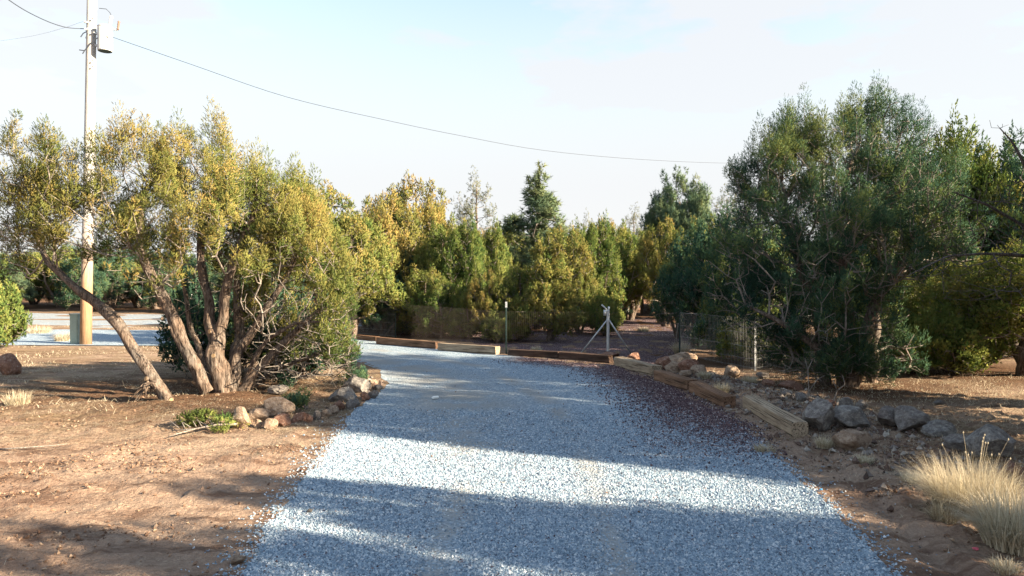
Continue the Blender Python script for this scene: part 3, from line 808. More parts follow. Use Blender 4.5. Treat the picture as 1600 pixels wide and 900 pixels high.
# ------------------------------------------------------------------ timbers
def timber(p0, p1, mat, label, h=0.22, w=0.22, sag=0.0, seed=0):
    p0 = np.array(p0); p1 = np.array(p1); d = p1 - p0; L = np.hypot(*d); c = (p0 + p1) / 2
    rr = np.random.default_rng(seed + 5)
    bm = bmesh.new()
    nx, prof = 26, []
    k = 6
    pts = []
    for e in range(4):        # square section with worn corners
        a0 = math.pi / 4 + e * math.pi / 2
        for q in range(k):
            t = q / k
            u = np.array([math.cos(a0), math.sin(a0)]) * (1 - t) + np.array([math.cos(a0 + math.pi / 2), math.sin(a0 + math.pi / 2)]) * t
            u = u * (0.975 if q == 0 else 1.0)
            pts.append(u * math.sqrt(2))
    pts = np.array(pts); n = len(pts)
    V = []
    for i in range(nx):
        x = -L / 2 + L * i / (nx - 1)
        P = np.stack([np.full(n, x) + (0.012 * rr.normal(size=n) if i in (0, nx - 1) else 0), pts[:, 0] * w / 2, pts[:, 1] * h / 2], 1)
        P[:, 1:] *= (1 + 0.05 * (vn3(P * np.array([1.5, 9, 9]) + seed * 3.1, 90)[:, None] - 0.5) * 2 + 0.035 * (vn3(P * np.array([7, 30, 30]) + seed, 91)[:, None] - 0.5))
        V.append(P)
    vs = [bm.verts.new(p) for P in V for p in P]
    for i in range(nx - 1):
        for q in range(n):
            bm.faces.new((vs[i * n + q], vs[i * n + (q + 1) % n], vs[(i + 1) * n + (q + 1) % n], vs[(i + 1) * n + q]))
    bm.faces.new(vs[:n][::-1]); bm.faces.new(vs[-n:])
    bmesh.ops.recalc_face_normals(bm, faces=bm.faces[:])
    me = bpy.data.meshes.new('timber'); bm.to_mesh(me); bm.free(); me.materials.append(mat)
    z0, z1 = gz(*p0), gz(*p1)
    return link('timber_edging', me, loc=(c[0], c[1], (z0 + z1) / 2 + h / 2 - 0.03), rot=(rr.normal() * 0.03, -math.atan2(z1 - z0, L) + rr.normal() * 0.004, math.atan2(d[1], d[0]) + rr.normal() * 0.01),
         label=label, cat='timber', group='railway sleepers edging the drive')
timber(G(560, 530), G(590, 533), M['tie_brown'], 'short timber end poking out behind the left juniper skirt', seed=1)
timber(G(592, 537), G(684, 545), M['tie_brown'], 'reddish brown timber, first full one right of the left juniper', h=0.30, w=0.26, seed=2)
timber(G(687, 547), G(778, 554), M['tie_light'], 'tan timber with two knots, ending at the thin fence post', h=0.30, w=0.26, seed=3)
timber(G(797, 556), G(874, 560), M['tie_dark'], 'very dark timber just right of the thin fence post', h=0.24, w=0.26, seed=4)
timber(G(876, 561), G(955, 567), M['tie_dark'], 'very dark timber ending at the braced post', h=0.26, w=0.26, seed=5)
timber(G(967, 571), G(1026, 592), M['tie_light'], 'pale sunlit timber just right of the braced post', h=0.30, w=0.28, seed=6)
timber(G(1029, 596), G(1082, 614), M['tie_brown'], 'worn brown timber in front of the earth mound', h=0.28, w=0.26, seed=7)
timber(G(1085, 616), G(1140, 638), M['tie_brown'], 'worn brown timber with a rotten end, second from the camera', h=0.27, w=0.26, seed=8)
timber(G(1170, 640), G(1251, 684), M['tie_light'], 'pale cracked timber nearest the camera, ending at a tall boulder', h=0.27, w=0.27, seed=9)

# ------------------------------------------------------------------ trees
def tri_leaves(pos, axis, ln, nl, ll, lw, spread, r, tint):
    """sprigs: a short axis carrying nl narrow triangular leaves"""
    n = len(pos)
    t = (np.arange(nl) + 0.5) / nl
    P = pos[:, None, :] + axis[:, None, :] * (ln[:, None] * t[None])[:, :, None]
    D = axis[:, None, :] + r.normal(0, spread, (n, nl, 3)); D /= np.linalg.norm(D, axis=2)[:, :, None]
    S = np.cross(D, r.normal(size=(n, nl, 3))); S /= np.linalg.norm(S, axis=2)[:, :, None] + 1e-9
    l = ll * (0.7 + 0.6 * r.random((n, nl, 1))); w = lw * (0.7 + 0.6 * r.random((n, nl, 1)))
    A = P - S * w; B = P + S * w; C = P + D * l
    V = np.stack([A, B, C], 2).reshape(-1, 3)
    T = np.repeat(tint, nl * 3)
    return V, T
def sph(n, r):
    v = r.normal(size=(n, 3)); return v / np.linalg.norm(v, axis=1)[:, None]

def clumps_in_lobes(lobes, per, r, spires=2, low=-0.55, gap=0.38, size=(0.3, 0.5), tuft=1.0, hole=0.40):
    """clumps of foliage in the outer shell of each lobe; more on top than below"""
    C, S = [], []
    L = np.array(lobes, float)
    vol = L[:, 3] * L[:, 4] + L[:, 4] * L[:, 5] + L[:, 3] * L[:, 5]
    for i, lo in enumerate(L):
        n = int(per * vol[i]) + 3
        d = sph(n * 3, r); d = d[(d[:, 2] > low) | (r.random(len(d)) < 0.25)][:n]
        rad = 0.52 + 0.48 * r.random((len(d), 1)) ** 0.55
        p = lo[:3] + d * rad * lo[3:6]
        # not deep inside another lobe
        keep = np.ones(len(p), bool)
        for j, q in enumerate(L):
            if j != i: keep &= (np.linalg.norm((p - q[:3]) / q[3:6], axis=1) > 0.55)
        keep &= vn3(p * 1.15 + 5, 17) > gap * r.uniform(0.75, 1.25, len(p))
        keep &= vn3(p * 2.1 + 9, 18) > hole
        p = p[keep]
        # each point carries a spray: a stack of small tufts that rises and spreads outward
        kk = 5; oc = (p - lo[:3]) / lo[3:6]; oc = oc / (np.linalg.norm(oc, axis=1)[:, None] + 1e-9)
        st = r.random((len(p), kk, 1)) - 0.35
        q = p[:, None, :] + (oc[:, None, :] * 0.27 + np.array([0, 0, 0.34])) * st * tuft + r.normal(0, 0.085 * tuft, (len(p), kk, 3))
        p = q.reshape(-1, 3)
        s = (size[0] * 0.75 + (size[1] * 1.15 - size[0] * 0.75) * r.random((len(p), 1)) ** 1.3) * np.array([[0.75, 0.75, 1.25]])
        C.append(p); S.append(s)
        for k in range(spires):
            a = r.random() * 6.283; q = 0.75 * math.sqrt(r.random())
            x, y = q * math.cos(a), q * math.sin(a)
            z = math.sqrt(max(0, 1 - q * q))
            b = lo[:3] + np.array([x, y, z]) * lo[3:6] * 0.95
            sc = r.uniform(0.7, 1.35)
            for m in range(3):
                C.append((b + np.array([0, 0, m * 0.24 * sc]))[None]); S.append(np.array([[0.24 - 0.06 * m, 0.24 - 0.06 * m, 0.30]]) * sc)
    C = np.concatenate(C); S = np.concatenate(S)
    print('clumps', len(C))
    ok = C[:, 2] > 0.25
    return C[ok], S[ok]

def crown_mesh(name, C, S, per, r, mat, leaf=(0.062, 0.014), nl=7, ln=0.13, spread=0.55, up=0.75, tint0=0.45, tvar=0.16, goldside=0.0, big=1.0):
    k = np.maximum(7, (per * (S[:, 0] / 0.3) ** 1.6).astype(int))
    ctr = C.mean(0) * [1, 1, 0.8]
    idx = np.repeat(np.arange(len(C)), k); n = len(idx)
    d = sph(n, r); rad = (0.42 + 0.50 * r.random((n, 1)) ** 0.8)
    p = C[idx] + d * rad * S[idx]
    ax = d * 0.75 + np.array([0, 0, up]) + r.normal(0, 0.2, (n, 3)); ax /= np.linalg.norm(ax, axis=1)[:, None]
    ct = tint0 + r.normal(0, tvar * 1.25, len(C)) + goldside * (vn3(C * 0.55, 3) - 0.5)
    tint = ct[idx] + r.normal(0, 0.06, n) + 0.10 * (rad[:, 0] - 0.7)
    V, T = tri_leaves(p, ax, ln * (0.7 + 0.6 * r.random(n)) * big, nl, leaf[0] * big, leaf[1] * big, spread, r, np.clip(tint, 0, 1))
    Fc = np.arange(len(V)).reshape(-1, 3)
    bd = d * 0.75 + ((C - ctr) / (np.linalg.norm(C - ctr, axis=1)[:, None] + 1e-6))[idx] * 0.45 + np.array([0, 0, 0.15])
    bd /= np.linalg.norm(bd, axis=1)[:, None] + 1e-6
    return np_mesh(name, V, Fc, {'tint': T, 'bulge': np.repeat(bd, nl * 3, 0)}, False, [mat])

def grow(stems, goals, r, seg=0.28, bf=0.35, jit=0.05):
    """connects every goal to the nearest cheap point of the growing skeleton; returns nodes, parents"""
    P, par, path = [], [], []
    for s in stems:
        s = np.array(s, float)
        prev = -1; acc = 0
        for i in range(len(s)):
            P.append(s[i]); par.append(prev); 
            if prev >= 0: acc += np.linalg.norm(s[i] - P[prev])
            path.append(acc * 0.6); prev = len(P) - 1
    NS = len(P)
    goals = goals[np.argsort(np.linalg.norm(goals - np.array(P).mean(0) , axis=1) + r.normal(0, 0.3, len(goals)))]
    cap = len(P) + len(goals) * 14
    A = np.zeros((cap, 3)); A[:len(P)] = P; pl = np.zeros(cap); pl[:len(P)] = path; n = len(P)
    for g in goals:
        v = g - A[:n]; dist = np.linalg.norm(v, axis=1)
        cost = dist + bf * pl[:n] + 0.5 * np.clip(A[:n, 2] - g[2], 0, 9)
        j = int(np.argmin(cost)); d = dist[j]
        if d < 0.06: continue
        k = max(1, int(d / seg)); base = A[j].copy(); prev = j
        bow = np.array([0, 0, -0.10 * d]) + r.normal(0, 0.06 * d, 3)
        if k > 12: k = 12
        for m in range(1, k + 1):
            t = m / k
            q = base + (g - base) * t + bow * math.sin(math.pi * t) + (r.normal(0, jit, 3) if m < k else 0)
            if n >= cap: break
            A[n] = q; par.append(prev); pl[n] = pl[prev] + d / k; prev = n; n += 1
    return A[:n], np.array(par), NS
def branch_mesh(name, A, par, NS, mat, rmin=0.006, pw=2.4, rmax=0.09, sides=5):
    n = len(A); w = np.zeros(n)
    ch = np.zeros(n, int)
    for i in range(NS, n):
        if par[i] >= 0: ch[par[i]] += 1
    rad = np.zeros(n); acc = np.where(ch == 0, rmin ** pw, 0.0)
    for i in range(n - 1, NS - 1, -1):
        if acc[i] == 0: acc[i] = rmin ** pw
        rad[i] = acc[i] ** (1 / pw)
        if par[i] >= 0: acc[par[i]] += acc[i]
    i = np.arange(NS, n); p = par[i]
    a, b = A[p], A[i]; rb = np.minimum(rad[i], rmax)
    ra = np.where(p < NS, rb * 1.25, np.minimum(rad[np.maximum(p, 0)], rb * 1.5)); ra = np.minimum(ra, rmax)
    d = b - a; L = np.linalg.norm(d, axis=1); ok = L > 1e-4; a, b, ra, rb, d, L = a[ok], b[ok], ra[ok], rb[ok], d[ok], L[ok]
    d = d / L[:, None]
    u = np.cross(d, np.array([0.31, 0.77, 0.55])); u /= np.linalg.norm(u, axis=1)[:, None]; v = np.cross(d, u)
    V = []
    for k in range(sides):
        t = 6.28318 * k / sides; o = u * math.cos(t) + v * math.sin(t)
        V += [a + o * ra[:, None], b + o * rb[:, None]]
    V = np.stack(V, 1).reshape(-1, 3); base = (np.arange(len(a)) * sides * 2)[:, None]; fs = []
    for k in range(sides):
        q = (k + 1) % sides; fs.append(base + [[2 * k, 2 * q, 2 * q + 1, 2 * k + 1]])
    return np_mesh(name, V, np.concatenate(fs), None, True, [mat])

def smooth_line(pts, rad, step=0.06):
    pts = np.array(pts, float); n = len(pts)
    d = np.concatenate([[0], np.cumsum(np.linalg.norm(pts[1:] - pts[:-1], axis=1))])
    m = max(4, int(d[-1] / step)); t = np.linspace(0, d[-1], m)
    P = np.stack([np.interp(t, d, pts[:, k]) for k in range(3)], 1); Rr = np.interp(t, d, rad)
    for _ in range(3):
        Q = P.copy(); Q[1:-1] = (P[:-2] + 2 * P[1:-1] + P[2:]) / 4; P = Q
    return P, Rr
def stem_mesh(name, pts, rad, mat, seed=0, sides=20, step=0.045, rough=0.42, twist=1.5):
    P, Rr = smooth_line(pts, rad, step); n = len(P)
    wv = np.arange(n)[:, None] * step; wob = np.stack([vn2(wv[:, 0] * 2.3, wv[:, 0] * 0 + seed * 3.7 + k, 40 + k) - 0.5 for k in range(3)], 1)
    P = P + wob * np.minimum(1, wv * 2) * (Rr[:, None] * 0.9)
    T = np.gradient(P, axis=0); T /= np.linalg.norm(T, axis=1)[:, None]
    u = np.cross(T, np.array([0.2, 1.0, 0.1])); u /= np.linalg.norm(u, axis=1)[:, None]; v = np.cross(T, u)
    V = np.zeros((n, sides, 3)); s = np.linspace(0, n * step, n)
    for k in range(sides):
        a = 6.28318 * k / sides
        aa = a + twist * s * 0.4
        q = np.stack([np.cos(aa) * 2.6, np.sin(aa) * 2.6, s * 1.1], 1)
        q2 = np.stack([np.cos(aa) * 1.1, np.sin(aa) * 1.1, s * 2.0], 1)
        w = 1 + rough * (np.abs(vn3(q + seed * 7.7, 23) - 0.5) * 2 - 0.4) + rough * 0.9 * (vn3(q2 + seed * 3.3, 24) - 0.5)
        V[:, k] = P + (u * math.cos(a) + v * math.sin(a)) * (Rr * w)[:, None]
    Vf = V.reshape(-1, 3); i = np.arange(n - 1)[:, None] * sides; k = np.arange(sides)[None]; q = (k + 1) % sides
    fs = np.stack([i + k, i + q, i + sides + q, i + sides + k], -1).reshape(-1, 4)
    me = np_mesh(name, Vf, fs, None, True, [mat])
    return me, P, Rr
def strips(name, lines, r, mat, per=10, ln=(0.1, 0.35)):
    """peeling shreds of bark"""
    V = []
    for P, Rr in lines:
        n = len(P)
        for k in range(per):
            i = r.integers(1, max(2, n - 2)); T = P[min(i + 1, n - 1)] - P[i]; T = T / (np.linalg.norm(T) + 1e-9)
            o = np.cross(T, r.normal(size=3)); o /= np.linalg.norm(o) + 1e-9
            b = P[i] + o * Rr[i] * 0.95; l = r.uniform(*ln)
            s = np.cross(T, o) * r.uniform(0.004, 0.012)
            e = b - T * l * r.uniform(0.6, 1.0) * r.choice([-1, 1]) + o * l * r.uniform(0.1, 0.5)
            V += [b - s, b + s, e]
    V = np.array(V)
    return np_mesh(name, V, np.arange(len(V)).reshape(-1, 3), None, False, [mat])

# ---- the big juniper left of the drive ---------------------------------
def L3(px, py, d, base):      # a local point from where it shows in the photograph, at distance d
    v = V3(px, py, d); return np.array([v[0] - base[0], v[1] - base[1], v[2] - base[2]])
def local_lobes(spec, base):
    out = []
    for px, py, rx, ry, d, dep in spec:
        if py < 340: py += 20; ry *= 0.93
        c = L3(px, py, d, base); out.append((c[0], c[1], c[2], rx * d / F, dep, ry * d / F))
    return out
r = np.random.default_rng(101)
base = np.array([TRUNK_L[0], TRUNK_L[1], gz(*TRUNK_L)])
t = link('juniper_tree', None, loc=base, label='big golden green juniper with several leaning shaggy trunks left of the drive', cat='tree', group='junipers')
spec = [(40, 270, 62, 85, 15.6, 1.3), (112, 268, 50, 66, 15.0, 1.2), (45, 375, 70, 55, 14.6, 1.2), (130, 365, 60, 55, 14.6, 1.1),
        (225, 255, 46, 66, 14.8, 1.1), (232, 345, 60, 60, 14.2, 1.2), (320, 262, 48, 74, 15.2, 1.3), (330, 350, 66, 66, 14.0, 1.2),
        (395, 310, 52, 62, 15.2, 1.3), (440, 330, 58, 66, 15.0, 1.3), (445, 405, 62, 60, 14.4, 1.2), (484, 380, 48, 70, 15.4, 1.2),
        (502, 450, 38, 66, 15.0, 1.0), (524, 520, 28, 56, 14.7, 0.7), (380, 395, 60, 40, 16.2, 1.2), (180, 380, 56, 46, 16.4, 1.2), (250, 420, 60, 34, 13.6, 0.7), (430, 480, 60, 50, 16.6, 0.8), (490, 540, 60, 46, 16.2, 0.8), (515, 566, 32, 34, 14.9, 0.6), (400, 560, 40, 40, 17.0, 0.7),
        (362, 300, 48, 66, 15.4, 1.2), (275, 310, 48, 60, 15.2, 1.2), (150, 330, 46, 60, 14.2, 1.0), (462, 335, 46, 50, 15.6, 1.1), (90, 320, 60, 60, 15.2, 1.2), (420, 380, 60, 56, 15.6, 1.1), (10, 330, 46, 80, 15.4, 1.1), (300, 400, 60, 34, 15.6, 0.8)]
lobes = local_lobes(spec, base)
def S3(px, py, d): return L3(px, py, d, base)
stems_px = [
    ([(262, 628, 13.9), (240, 588, 13.9), (212, 548, 14.0), (176, 496, 14.1), (120, 450, 14.3), (70, 405, 14.6), (45, 330, 15.2)], [0.17, 0.15, 0.135, 0.15, 0.10, 0.08, 0.05], 0),
    ([(326, 612, 14.6), (300, 560, 14.5), (272, 500, 14.4), (238, 440, 14.4), (215, 380, 14.5), (225, 300, 14.8)], [0.18, 0.17, 0.16, 0.13, 0.10, 0.05], 0),
    ([(347, 624, 14.8), (340, 580, 14.8), (337, 545, 14.8), (328, 490, 14.9), (318, 440, 15.0), (312, 380, 15.1), (322, 280, 15.2)], [0.30, 0.26, 0.22, 0.14, 0.12, 0.10, 0.05], 0),
    ([(350, 620, 14.8), (345, 560, 14.8), (342, 520, 14.8), (352, 460, 14.8), (366, 410, 14.8), (395, 340, 15.0), (410, 290, 15.2)], [0.24, 0.20, 0.16, 0.14, 0.11, 0.08, 0.05], 0),
    ([(358, 622, 14.9), (365, 590, 15.0), (375, 545, 15.1), (402, 505, 15.2), (425, 470, 15.2), (450, 430, 15.2), (470, 380, 15.2)], [0.22, 0.18, 0.13, 0.12, 0.10, 0.08, 0.05], 0),
    ([(372, 618, 15.1), (395, 590, 15.1), (425, 555, 15.1), (460, 520, 15.0), (505, 480, 15.0), (530, 440, 15.0)], [0.17, 0.14, 0.12, 0.10, 0.08, 0.04], 0),
    ([(392, 606, 15.6), (430, 575, 15.7), (480, 560, 15.6), (525, 540, 15.4), (552, 520, 15.2)], [0.10, 0.08, 0.06, 0.045, 0.02], 0),
    ([(336, 612, 15.3), (318, 560, 15.6), (300, 520, 15.8), (290, 460, 15.9), (270, 380, 15.9)], [0.11, 0.09, 0.075, 0.06, 0.03], 0),
    ([(380, 606, 15.2), (398, 560, 15.0), (418, 530, 14.8), (462, 505, 14.6), (520, 500, 14.4)], [0.09, 0.07, 0.055, 0.04, 0.02], 0),
    ([(362, 615, 15.4), (368, 560, 15.6), (372, 500, 15.8), (368, 440, 16.0), (385, 370, 16.1)], [0.18, 0.15, 0.14, 0.11, 0.05], 0)]
lines = []; stems = []
for k, (pp, rr_, _) in enumerate(stems_px):
    pts = [S3(*p) for p in pp]
    me, P, Q = stem_mesh('stem', pts, [x * 0.74 for x in rr_], M['bark'], k + 1)
    st = link('stem', me, t); lines.append((P, Q)); stems.append(P[::4])
    if k == 0: st['label'] = 'splintered stem leaning far left with torn bark at its foot'
link('bark_shreds', strips('bark_shreds', lines, r, M['bark'], 130, (0.06, 0.28)), t, kind='stuff')
# sawn stubs and faces
def stub(p, d, rad, ln=0.035):
    rad = rad * 0.8
    mb = MB(); d = Vector(d).normalized(); p = Vector(p)
    mb.tube([p, p + d * ln], [rad * 1.1, rad], 9, False)
    o = link('cut_stub', mb.mesh('cut_stub', M['bark'], True), t)
    mb = MB(); e = p + d * (ln - 0.008); mb.tube([e, e + d * 0.012], rad * 0.93, 9)
    link('sawn_face', mb.mesh('sawn_face', M['cut']), o)
for px, py, d, rad, dr in [(268, 624, 13.85, 0.055, (0.4, -1, -0.2)), (329, 518, 14.62, 0.06, (-0.5, -1, 0.1)), (335, 556, 14.52, 0.06, (-0.3, -1, 0.2)),
                           (340, 618, 14.45, 0.06, (-0.2, -1, 0)), (230, 592, 13.75, 0.06, (-0.5, -1, 0.3)), (255, 498, 14.2, 0.05, (-0.8, -0.6, 0.2)), (266, 512, 14.25, 0.045, (-0.9, -0.5, 0))]:
    stub(S3(px, py, d), dr, rad)
C, S = clumps_in_lobes(lobes, 21, r, spires=4, gap=0.36, size=(0.085, 0.17), hole=0.47)
inner = np.concatenate([np.array(l[:3]) + sph(42, r) * r.random((42, 1)) * np.array(l[3:6]) * 0.9 for l in lobes])
low = np.array([S3(r.uniform(380, 560), r.uniform(470, 610), r.uniform(14.1, 15.6)) for _ in range(90)] + [S3(r.uniform(200, 420), r.uniform(400, 480), r.uniform(14.1, 15.6)) for _ in range(60)])
low2 = np.array([S3(r.uniform(400, 560), r.uniform(470, 590), r.uniform(14.1, 15.6)) for _ in range(260)])
A, par, NS = grow(stems, np.concatenate([C - np.array([0, 0, 1]) * S[:, 2:3] * 0.5, inner, low, low2]), r)
link('branches', branch_mesh('branches', A, par, NS, M['twig'], 0.0050, 2.35, 0.07), t, kind='stuff')
link('crown', crown_mesh('left_juniper_crown', C, S, 190, r, M['golden'], leaf=(0.029, 0.0076), nl=6, ln=0.075, spread=0.36, tint0=0.31, goldside=0.95), t)
brush = np.array([S3(r.uniform(375, 565), r.uniform(450, 606), r.uniform(14.6, 16.6)) for _ in range(520)] + [S3(r.uniform(285, 400), r.uniform(440, 600), r.uniform(15.4, 16.6)) for _ in range(160)])
A, par, NS = grow(stems, brush, r, seg=0.2, bf=0.1, jit=0.04)
link('dead_brush', branch_mesh('dead_brush', A, par, NS, M['dead'], 0.0045, 2.3, 0.03, 4), t, kind='stuff')
# ragged roots torn up at the foot of the leaning stem
mb = MB()
for k in range(16):
    a = S3(238 + r.uniform(-14, 10), 606 + r.uniform(-10, 8), 13.8)
    e = S3(206 + r.uniform(-8, 30), 612 + r.uniform(-14, 16), 13.7 + r.uniform(-0.2, 0.2))
    m_ = (a + e) / 2 + np.array([0, 0, r.uniform(0.0, 0.14)])
    mb.tube([a, m_, e], [0.022, 0.015, 0.006], 5, False)
link('torn_roots', mb.mesh('torn_roots', M['bark'], True), t)

# ---- generic builder ----------------------------------------------------
def build_tree(name, base, lobes, stems, seed, mat, bark=None, per=15, leafper=50, spires=3, gap=0.38, size=(0.12, 0.21), ln=0.10, tuft=1.15, hole=0.38, inner_n=16, leaf=(0.075, 0.018), nl=6, big=1.0, tint0=0.45, gold=0.4, spread=0.55, up=0.75, low=-0.55, sides=4, rmin=0.007, **tags):
    r = np.random.default_rng(seed)
    t = link(name, None, loc=base, **tags)
    lines = []
    for k, (pts, rad) in enumerate(stems):
        me, P, Q = stem_mesh('trunk', pts, rad, bark or M['bark'], seed + k, 10, 0.12)
        link('trunk', me, t); lines.append(P[::3])
    C, S = clumps_in_lobes(lobes, per, r, spires, low, gap, size, tuft, hole)
    inner = np.concatenate([np.array(l[:3]) + sph(inner_n, r) * r.random((inner_n, 1)) * np.array(l[3:6]) for l in lobes])
    inner = inner[inner[:, 2] > 0.15]
    A, par, NS = grow(lines, np.concatenate([C - np.array([0, 0, 1]) * S[:, 2:3] * 0.5, inner]), r, seg=0.35)
    link('branches', branch_mesh('branches', A, par, NS, M['twig'], rmin, 2.35, sides=sides), t, kind='stuff')
    link('crown', crown_mesh(name + '_crown', C, S, leafper, r, mat, leaf=leaf, nl=nl, tint0=tint0, goldside=gold, spread=spread, up=up, big=big, ln=ln), t)
    return t

# ---- the big dark juniper right of the drive -----------------------------
b = G(1325, 606); base = np.array([b[0], b[1], gz(*b)])
spec = [(1210, 290, 56, 66, 16.6, 1.5), (1250, 250, 56, 70, 16.8, 1.5), (1350, 232, 58, 74, 17.2, 1.6), (1290, 330, 70, 74, 16.0, 1.5), (1400, 300, 66, 70, 16.8, 1.6), (1455, 300, 52, 66, 17.4, 1.5),
        (1190, 390, 60, 66, 16.6, 1.4), (1270, 430, 66, 60, 15.6, 1.2), (1370, 400, 70, 66, 16.0, 1.4), (1450, 380, 56, 56, 17.0, 1.4), (1220, 480, 60, 50, 16.2, 1.2), (1290, 520, 60, 46, 15.6, 0.9),
        (1180, 500, 44, 40, 17.2, 1.0), (1370, 500, 50, 44, 16.4, 1.0), (1310, 560, 46, 34, 15.8, 0.7), (1360, 570, 40, 26, 16.0, 0.6), (1155, 440, 40, 56, 17.6, 1.2), (1240, 560, 36, 30, 16.4, 0.6), (1275, 588, 44, 22, 16.0, 0.6), (1345, 592, 44, 20, 16.2, 0.6), (1215, 540, 36, 34, 17.4, 0.7), (1400, 560, 36, 34, 17.4, 0.7),
        (1195, 262, 44, 60, 16.6, 1.3), (1300, 240, 50, 66, 17.0, 1.4), (1405, 245, 50, 66, 17.2, 1.4), (1340, 320, 60, 60, 16.6, 1.4), (1170, 350, 44, 60, 17.0, 1.3), (1372, 186, 26, 44, 17.0, 0.8), (1345, 200, 30, 40, 17.0, 0.8), (1248, 205, 26, 40, 16.8, 0.8)]
def mk(pts): return [L3(*p, base) for p in pts]
stems = [(mk([(1322, 608, 16.2), (1320, 560, 16.3), (1325, 500, 16.4), (1318, 430, 16.5), (1310, 350, 16.6), (1330, 250, 17.0)]), [0.20, 0.17, 0.14, 0.11, 0.08, 0.04]),
         (mk([(1328, 606, 16.2), (1345, 550, 16.2), (1362, 480, 16.2), (1395, 430, 16.3), (1430, 380, 16.6), (1450, 310, 17.0)]), [0.20, 0.17, 0.14, 0.11, 0.08, 0.04]),
         (mk([(1290, 604, 16.4), (1285, 540, 16.5), (1270, 470, 16.5), (1240, 400, 16.6), (1220, 310, 16.7)]), [0.15, 0.13, 0.11, 0.08, 0.04]),
         (mk([(1362, 600, 16.7), (1366, 540, 16.8), (1370, 460, 16.9), (1375, 380, 17.0), (1365, 260, 17.1)]), [0.14, 0.12, 0.1, 0.08, 0.04]),
         (mk([(1322, 600, 16.2), (1300, 560, 15.9), (1260, 530, 15.8), (1215, 500, 15.9), (1170, 480, 16.2)]), [0.13, 0.1, 0.08, 0.06, 0.03])]
build_tree('juniper_tree', base, local_lobes(spec, base), stems, 201, M['dark'], per=22, leafper=185, gap=0.33, hole=0.44, size=(0.09, 0.175), inner_n=46, leaf=(0.029, 0.0074), nl=5, ln=0.075, spread=0.38, tint0=0.55, gold=0.8, spires=5, sides=5,
           label='largest dark green juniper, right of the drive behind the boulders', cat='tree', group='junipers')

# ---- tree kinds for the woods --------------------------------------------
PROTO = {}
def proto(key, name, lobes, stems, seed, mat, **k):
    before = set(bpy.data.objects)
    t = build_tree(name, (0, 0, 0), lobes, stems, seed, mat, **k)
    PROTO[key] = [t, [o for o in COL.objects if o.parent == t], False]
def place(key, x, y, h, label, rz=None, wide=1.0, group='trees of the wood', cat='tree', H=5.0):
    t, kids, used = PROTO[key]
    if used:
        n = t.copy(); COL.objects.link(n)
        for c in kids:
            q = c.copy(); COL.objects.link(q); q.parent = n
    else:
        n = t; PROTO[key][2] = True
    n.location = (x, y, gz(x, y) - 0.03); s = h / H
    n.scale = (s * wide, s * wide, s)
    n.rotation_euler = (0, 0, random.random() * 6.283 if rz is None else rz)
    n['label'] = label; n['category'] = cat; n['group'] = group
    return n
st1 = [([(0, 0, 0), (0.1, 0, 0.8), (-0.1, 0.1, 1.8), (0.1, 0, 3.2), (0, 0, 4.4)], [0.20, 0.16, 0.12, 0.07, 0.03]),
       ([(0.1, 0, 0), (0.5, 0.2, 0.9), (1.0, 0.3, 1.9), (1.2, 0.2, 3.0)], [0.14, 0.12, 0.08, 0.03]),
       ([(-0.1, 0, 0), (-0.5, -0.2, 0.8), (-0.9, -0.4, 1.8), (-1.1, -0.3, 2.8)], [0.14, 0.12, 0.08, 0.03])]
proto('round', 'juniper_tree', [(0, 0, 3.4, 1.3, 1.3, 1.3), (1.1, 0.4, 2.6, 1.0, 1.0, 1.1), (-1.1, -0.3, 2.5, 1.0, 1.0, 1.2), (0.2, -1.1, 2.2, 1.0, 0.9, 1.1), (-0.2, 1.1, 2.4, 1.0, 0.9, 1.1), (0.9, -0.8, 1.4, 0.9, 0.8, 0.8), (-1.0, 0.8, 1.3, 0.9, 0.8, 0.8)],
      st1, 301, M['juniper'], leafper=80, leaf=(0.066, 0.018), nl=4, spread=0.38, tint0=0.55, gold=0.7)
proto('gold', 'juniper_tree', [(0, 0, 3.5, 1.2, 1.2, 1.4), (0.9, 0.6, 2.9, 0.9, 0.9, 1.2), (-0.9, 0.4, 2.8, 0.9, 0.9, 1.3), (0.1, -1.0, 2.5, 1.0, 0.8, 1.2), (0.8, -0.6, 1.6, 0.9, 0.9, 0.8), (-0.9, -0.7, 1.7, 0.9, 0.9, 0.9), (0, 1.0, 1.8, 0.9, 0.8, 1)],
      st1, 302, M['golden'], leafper=80, leaf=(0.066, 0.018), nl=4, spread=0.38, tint0=0.5, gold=0.8)
proto('upright', 'juniper_tree', [(0, 0, 3.6, 0.9, 0.9, 1.4), (0.7, 0.3, 2.7, 0.8, 0.8, 1.4), (-0.7, -0.2, 2.8, 0.8, 0.8, 1.4), (0.1, -0.7, 2.1, 0.9, 0.8, 1.3), (0, 0.7, 1.9, 0.9, 0.8, 1.3), (0.6, -0.4, 1.1, 0.8, 0.8, 0.8), (-0.7, 0.3, 1.1, 0.8, 0.8, 0.8)],
      st1, 303, M['juniper'], leafper=80, leaf=(0.066, 0.018), nl=4, spread=0.38, tint0=0.36, gold=0.5, spires=4)
proto('dark', 'juniper_tree', [(0, 0, 3.4, 1.2, 1.2, 1.3), (1.0, 0.2, 2.4, 1.1, 1.0, 1.2), (-1.0, 0.2, 2.5, 1.1, 1.0, 1.2), (0, -1.1, 1.9, 1.1, 0.9, 1.2), (0, 1.1, 1.9, 1.1, 0.9, 1.2), (0.9, -0.7, 1.0, 0.9, 0.9, 0.8), (-0.9, -0.7, 1.0, 0.9, 0.9, 0.8)],
      st1, 304, M['dark'], leafper=80, leaf=(0.066, 0.018), nl=4, spread=0.38, tint0=0.4, gold=0.5, spires=3)
con = [(0, 0, z, (5 - z) * 0.40 + 0.12, (5 - z) * 0.40 + 0.12, 0.38) for z in np.arange(1.0, 4.9, 0.42)]
